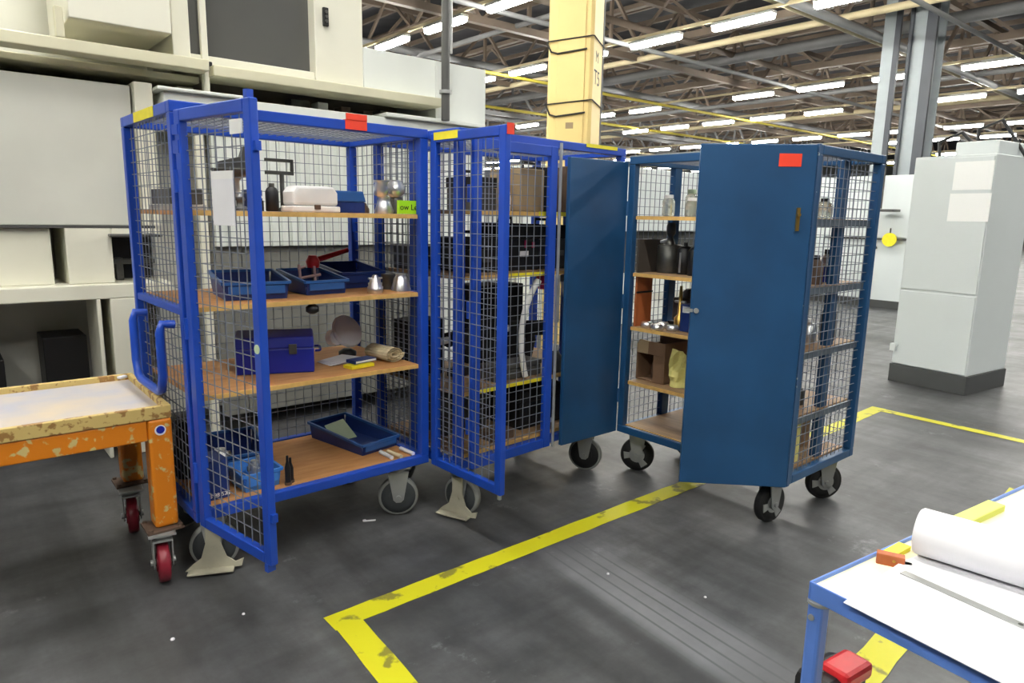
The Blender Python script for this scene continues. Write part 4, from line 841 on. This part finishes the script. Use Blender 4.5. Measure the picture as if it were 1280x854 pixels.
# ------------------------------------------------------------------ orange paint-splattered trolley at the left
tr = thing('workshop_trolley', 'paint-splattered orange trolley with red wheels at the left edge', 'trolley', (-1.352, 2.642, 0), G - R(0))
LT, WT = 1.15, 0.69
def tb(name, m, a, b, bevel=0.004): return MB().box(a, b).build(name, m, tr, bevel)
tb('tray_board', 'tray', (-LT + 0.02, 0.02, 0.70), (-0.02, WT - 0.02, 0.712), 0)
mb = MB()
mb.box((-LT, 0, 0.685), (0, 0.022, 0.738)); mb.box((-LT, WT - 0.022, 0.685), (0, WT, 0.738)); mb.box((-LT, 0.022, 0.685), (-LT + 0.022, WT - 0.022, 0.738)); mb.box((-0.022, 0.022, 0.685), (0, WT - 0.022, 0.738))
mb.build('tray_rim', 'splatter', tr, 0.004)
mb = MB()
mb.box((-LT + 0.09, 0.006, 0.60), (-0.09, 0.05, 0.684)); mb.box((-LT + 0.09, WT - 0.05, 0.60), (-0.09, WT - 0.006, 0.684)); mb.box((-0.05, 0.09, 0.60), (-0.006, WT - 0.09, 0.684)); mb.box((-LT + 0.006, 0.09, 0.60), (-LT + 0.05, WT - 0.09, 0.684))
mb.build('apron', 'orange', tr, 0.005)
for x in (-LT, -0.088):
    for y in (0.0, WT - 0.088):
        lg = tb('leg', 'orange', (x, y, 0.232), (x + 0.088, y + 0.088, 0.686), 0.012)
        pl = MB().box((x - 0.035, y - 0.03, 0.222), (x + 0.10, y + 0.10, 0.231)); 
        for px_, py_ in ((x - 0.022, y - 0.018), (x + 0.088, y - 0.018), (x - 0.022, y + 0.088)): pl.rod((px_, py_, 0.231), (px_, py_, 0.24), 0.009, 6)
        pl.build('foot_plate', 'rustplate', tr)
        front = y < 0.1
        caster(tr, x + 0.02, y + 0.01 if front else y - 0.03, R(82) if x > -0.5 else R(60), 0.221, 0.085, 'redwheel', 'redwheel', 'galv')
MB().lathe([(0.021, 0), (0.021, 0.002)], 20, Matrix.Translation((-0.045, -0.001, 0.64)) @ Matrix.Rotation(R(90), 4, 'X')).build('round_sticker', 'paper', tr)
MB().lathe([(0.0155, 0), (0.0155, 0.002)], 20, Matrix.Translation((-0.045, -0.002, 0.642)) @ Matrix.Rotation(R(90), 4, 'X')).build('sticker_print', 'bluebag', tr)
o = tag(MB().box((-0.02, -0.012, 0), (0.02, 0.012, 0.012)).build('white_scrap', 'paper', None, 0.004, tuple(Vector(tr.location) + Vector(g2w(-0.06, 0.585, 0.7385))), G + 0.6), 'small white scrap on the back rim of the orange trolley', 'scrap')
o.location.z = 0.7385
# ------------------------------------------------------------------ blue table at the lower right
TY = R(33.4)
tt = thing('work_table', 'blue framed work table with pale top at the lower right corner', 'table', (0.547, 1.15, 0), TY)
TL, TW, TZ = 0.95, 0.62, 0.86
MB().box((0.004, -TW + 0.004, TZ - 0.022), (TL - 0.004, -0.004, TZ - 0.008)).build('table_top', 'tablewood', tt)
mb = MB()
mb.box((0, -0.004, TZ - 0.034), (TL, 0, TZ)); mb.box((0, -TW, TZ - 0.034), (0.004, -0.004, TZ)); mb.box((0, -TW, TZ - 0.034), (TL, -TW + 0.004, TZ)); mb.box((TL - 0.004, -TW, TZ - 0.034), (TL, 0, TZ)); mb.box((0.004, -TW + 0.004, TZ - 0.034), (TL - 0.004, -0.004, TZ - 0.0225))
mb.build('edge_frame', 'tableblue', tt, 0.0015)
for x, y in ((0.0, -0.029), (TL - 0.029, -0.029), (0.0, -TW), (TL - 0.029, -TW)):
    lg = MB().box((x, y, 0), (x + 0.029, y + 0.029, TZ - 0.035)).build('leg', 'tableblue', tt, 0.006)
    MB().lathe([(0.02, 0.0), (0.02, 0.006)], 14, Matrix.Translation((x + 0.0145, y + 0.0145, TZ - 0.041))).build('collar', 'galv', lg)
    MB().rod((x - 0.001, y + 0.017, TZ - 0.065), (x - 0.004, y + 0.017, TZ - 0.065), 0.006, 8).build('bolt', 'galv', lg)
MB().box((0.034, -TW + 0.01, 0.30), (TL - 0.034, -0.01, 0.315)).build('lower_shelf', 'tablewood', tt)
def on_table(name, label, cat, x, y, z=TZ - 0.008, rz=0.0):
    return thing(name, label, cat, (0.547 + x * cos(TY) - y * sin(TY), 1.15 + x * sin(TY) + y * cos(TY), z), TY + rz)
o = on_table('paper_sheet', 'large white sheet overhanging the front edge of the blue table', 'paper', 0, 0, TZ + 0.0005)
MB().prism([(-0.016, -0.075), (0.012, -0.072), (0.21, -0.052), (0.70, -0.07), (0.70, -0.50), (-0.022, -0.50)], 0, 0.0015).build('sheet', 'paper', o)
o = on_table('steel_ruler', 'grey steel ruler lying on the white sheet', 'ruler', 0.172, -0.14, TZ + 0.0025, R(-92))
MB().box((-0.065, -0.009, 0), (0.14, 0.009, 0.0015)).build('blade', 'galv', o); MB().rod((0.128, 0, 0.0015), (0.128, 0, 0.0019), 0.004, 10).build('hanging_hole', 'steel', o)
o = on_table('wood_block', 'small brown wooden block on the blue table', 'block', 0.205, -0.036, TZ - 0.008, R(-62))
MB().box((-0.024, -0.010, 0), (0.024, 0.010, 0.022)).build('block', 'brownwood', o, 0.0015); MB().box((0.024, -0.006, 0.004), (0.036, 0.006, 0.010)).build('tip', 'steel', o); MB().rod((0.006, -0.0105, 0.012), (0.006, -0.010, 0.012), 0.003, 8).build('screw', 'brass', o)
o = on_table('yellow_pad', 'yellow pad beside the wooden block at the back edge of the table', 'pad', 0.262, -0.018, TZ - 0.008, 0.05)
MB().box((-0.035, -0.012, 0), (0.035, 0.012, 0.010)).build('pad', 'yellow', o)
o = on_table('folder', 'pale yellow green folder on the table behind the white paper roll', 'folder', 0.575, -0.03, TZ - 0.0075, 0.0)
MB().box((-0.11, -0.012, 0), (0.11, 0.024, 0.016)).build('cover', 'palelime', o, 0.002); MB().box((-0.111, -0.01, 0.003), (-0.10, 0.022, 0.013)).build('pages', 'gapgrey', o)
o = on_table('paper_roll', 'thick white paper roll on the right of the blue table', 'roll', 0.285, -0.075, TZ + 0.0025, R(-78))
m = Matrix.Translation((0, 0, 0.046)) @ Matrix.Rotation(R(90), 4, 'Y')
MB().lathe([(0.020, -0.03), (0.042, -0.03), (0.0455, -0.026), (0.0455, 0.25), (0.02, 0.25)], 40, m).build('roll', 'paper', o); MB().lathe([(0.013, -0.028), (0.019, -0.029), (0.019, 0.249)], 24, m).build('core', 'card', o)
o = on_table('carry_case', 'black case with a red top edge standing behind the near leg of the blue table', 'case', 0.25, 0.09, 0.0, 0.0)
MB().box((-0.05, -0.045, 0.0), (0.10, 0.05, 0.525)).build('body', 'black', o, 0.02); MB().box((0.0, -0.05, 0.50), (0.105, 0.02, 0.54)).build('red_trim', 'redplastic', o, 0.012); MB().rod((-0.03, 0, 0.52), (-0.025, 0, 0.54), 0.008, 8).build('knob', 'steel', o)

# ------------------------------------------------------------------ litter on the floor
o = tag(MB().prism([(-0.03, -0.004), (0.03, -0.001), (0.032, 0.008), (-0.012, 0.006), (-0.02, 0.016), (-0.032, 0.012)], 0, 0.004).build('paper_scrap', 'paper', None, 0, (-0.69, 3.19, 0.0005), 0.2), 'crumpled white paper strip on the floor in front of the left cart', 'scrap')
for (x, y, s, lb) in ((-1.183, 2.206, 0.008, 'tiny white speck on the floor at the lower left'), (-0.995, 2.37, 0.006, 'tiny pale speck on the floor right of the trolley wheel'), (0.43, 2.72, 0.006, 'tiny white crumb on the floor below the yellow line'), (0.80, 2.55, 0.006, 'tiny white crumb on the open floor towards the blue table')):
    tag(MB().lathe([(s, 0), (s * 0.9, 0.004), (s * 0.3, 0.006)], 7).build('floor_speck', 'paper', None, 0, (x, y, 0.0002)), lb, 'speck', 'specks of litter on the floor')
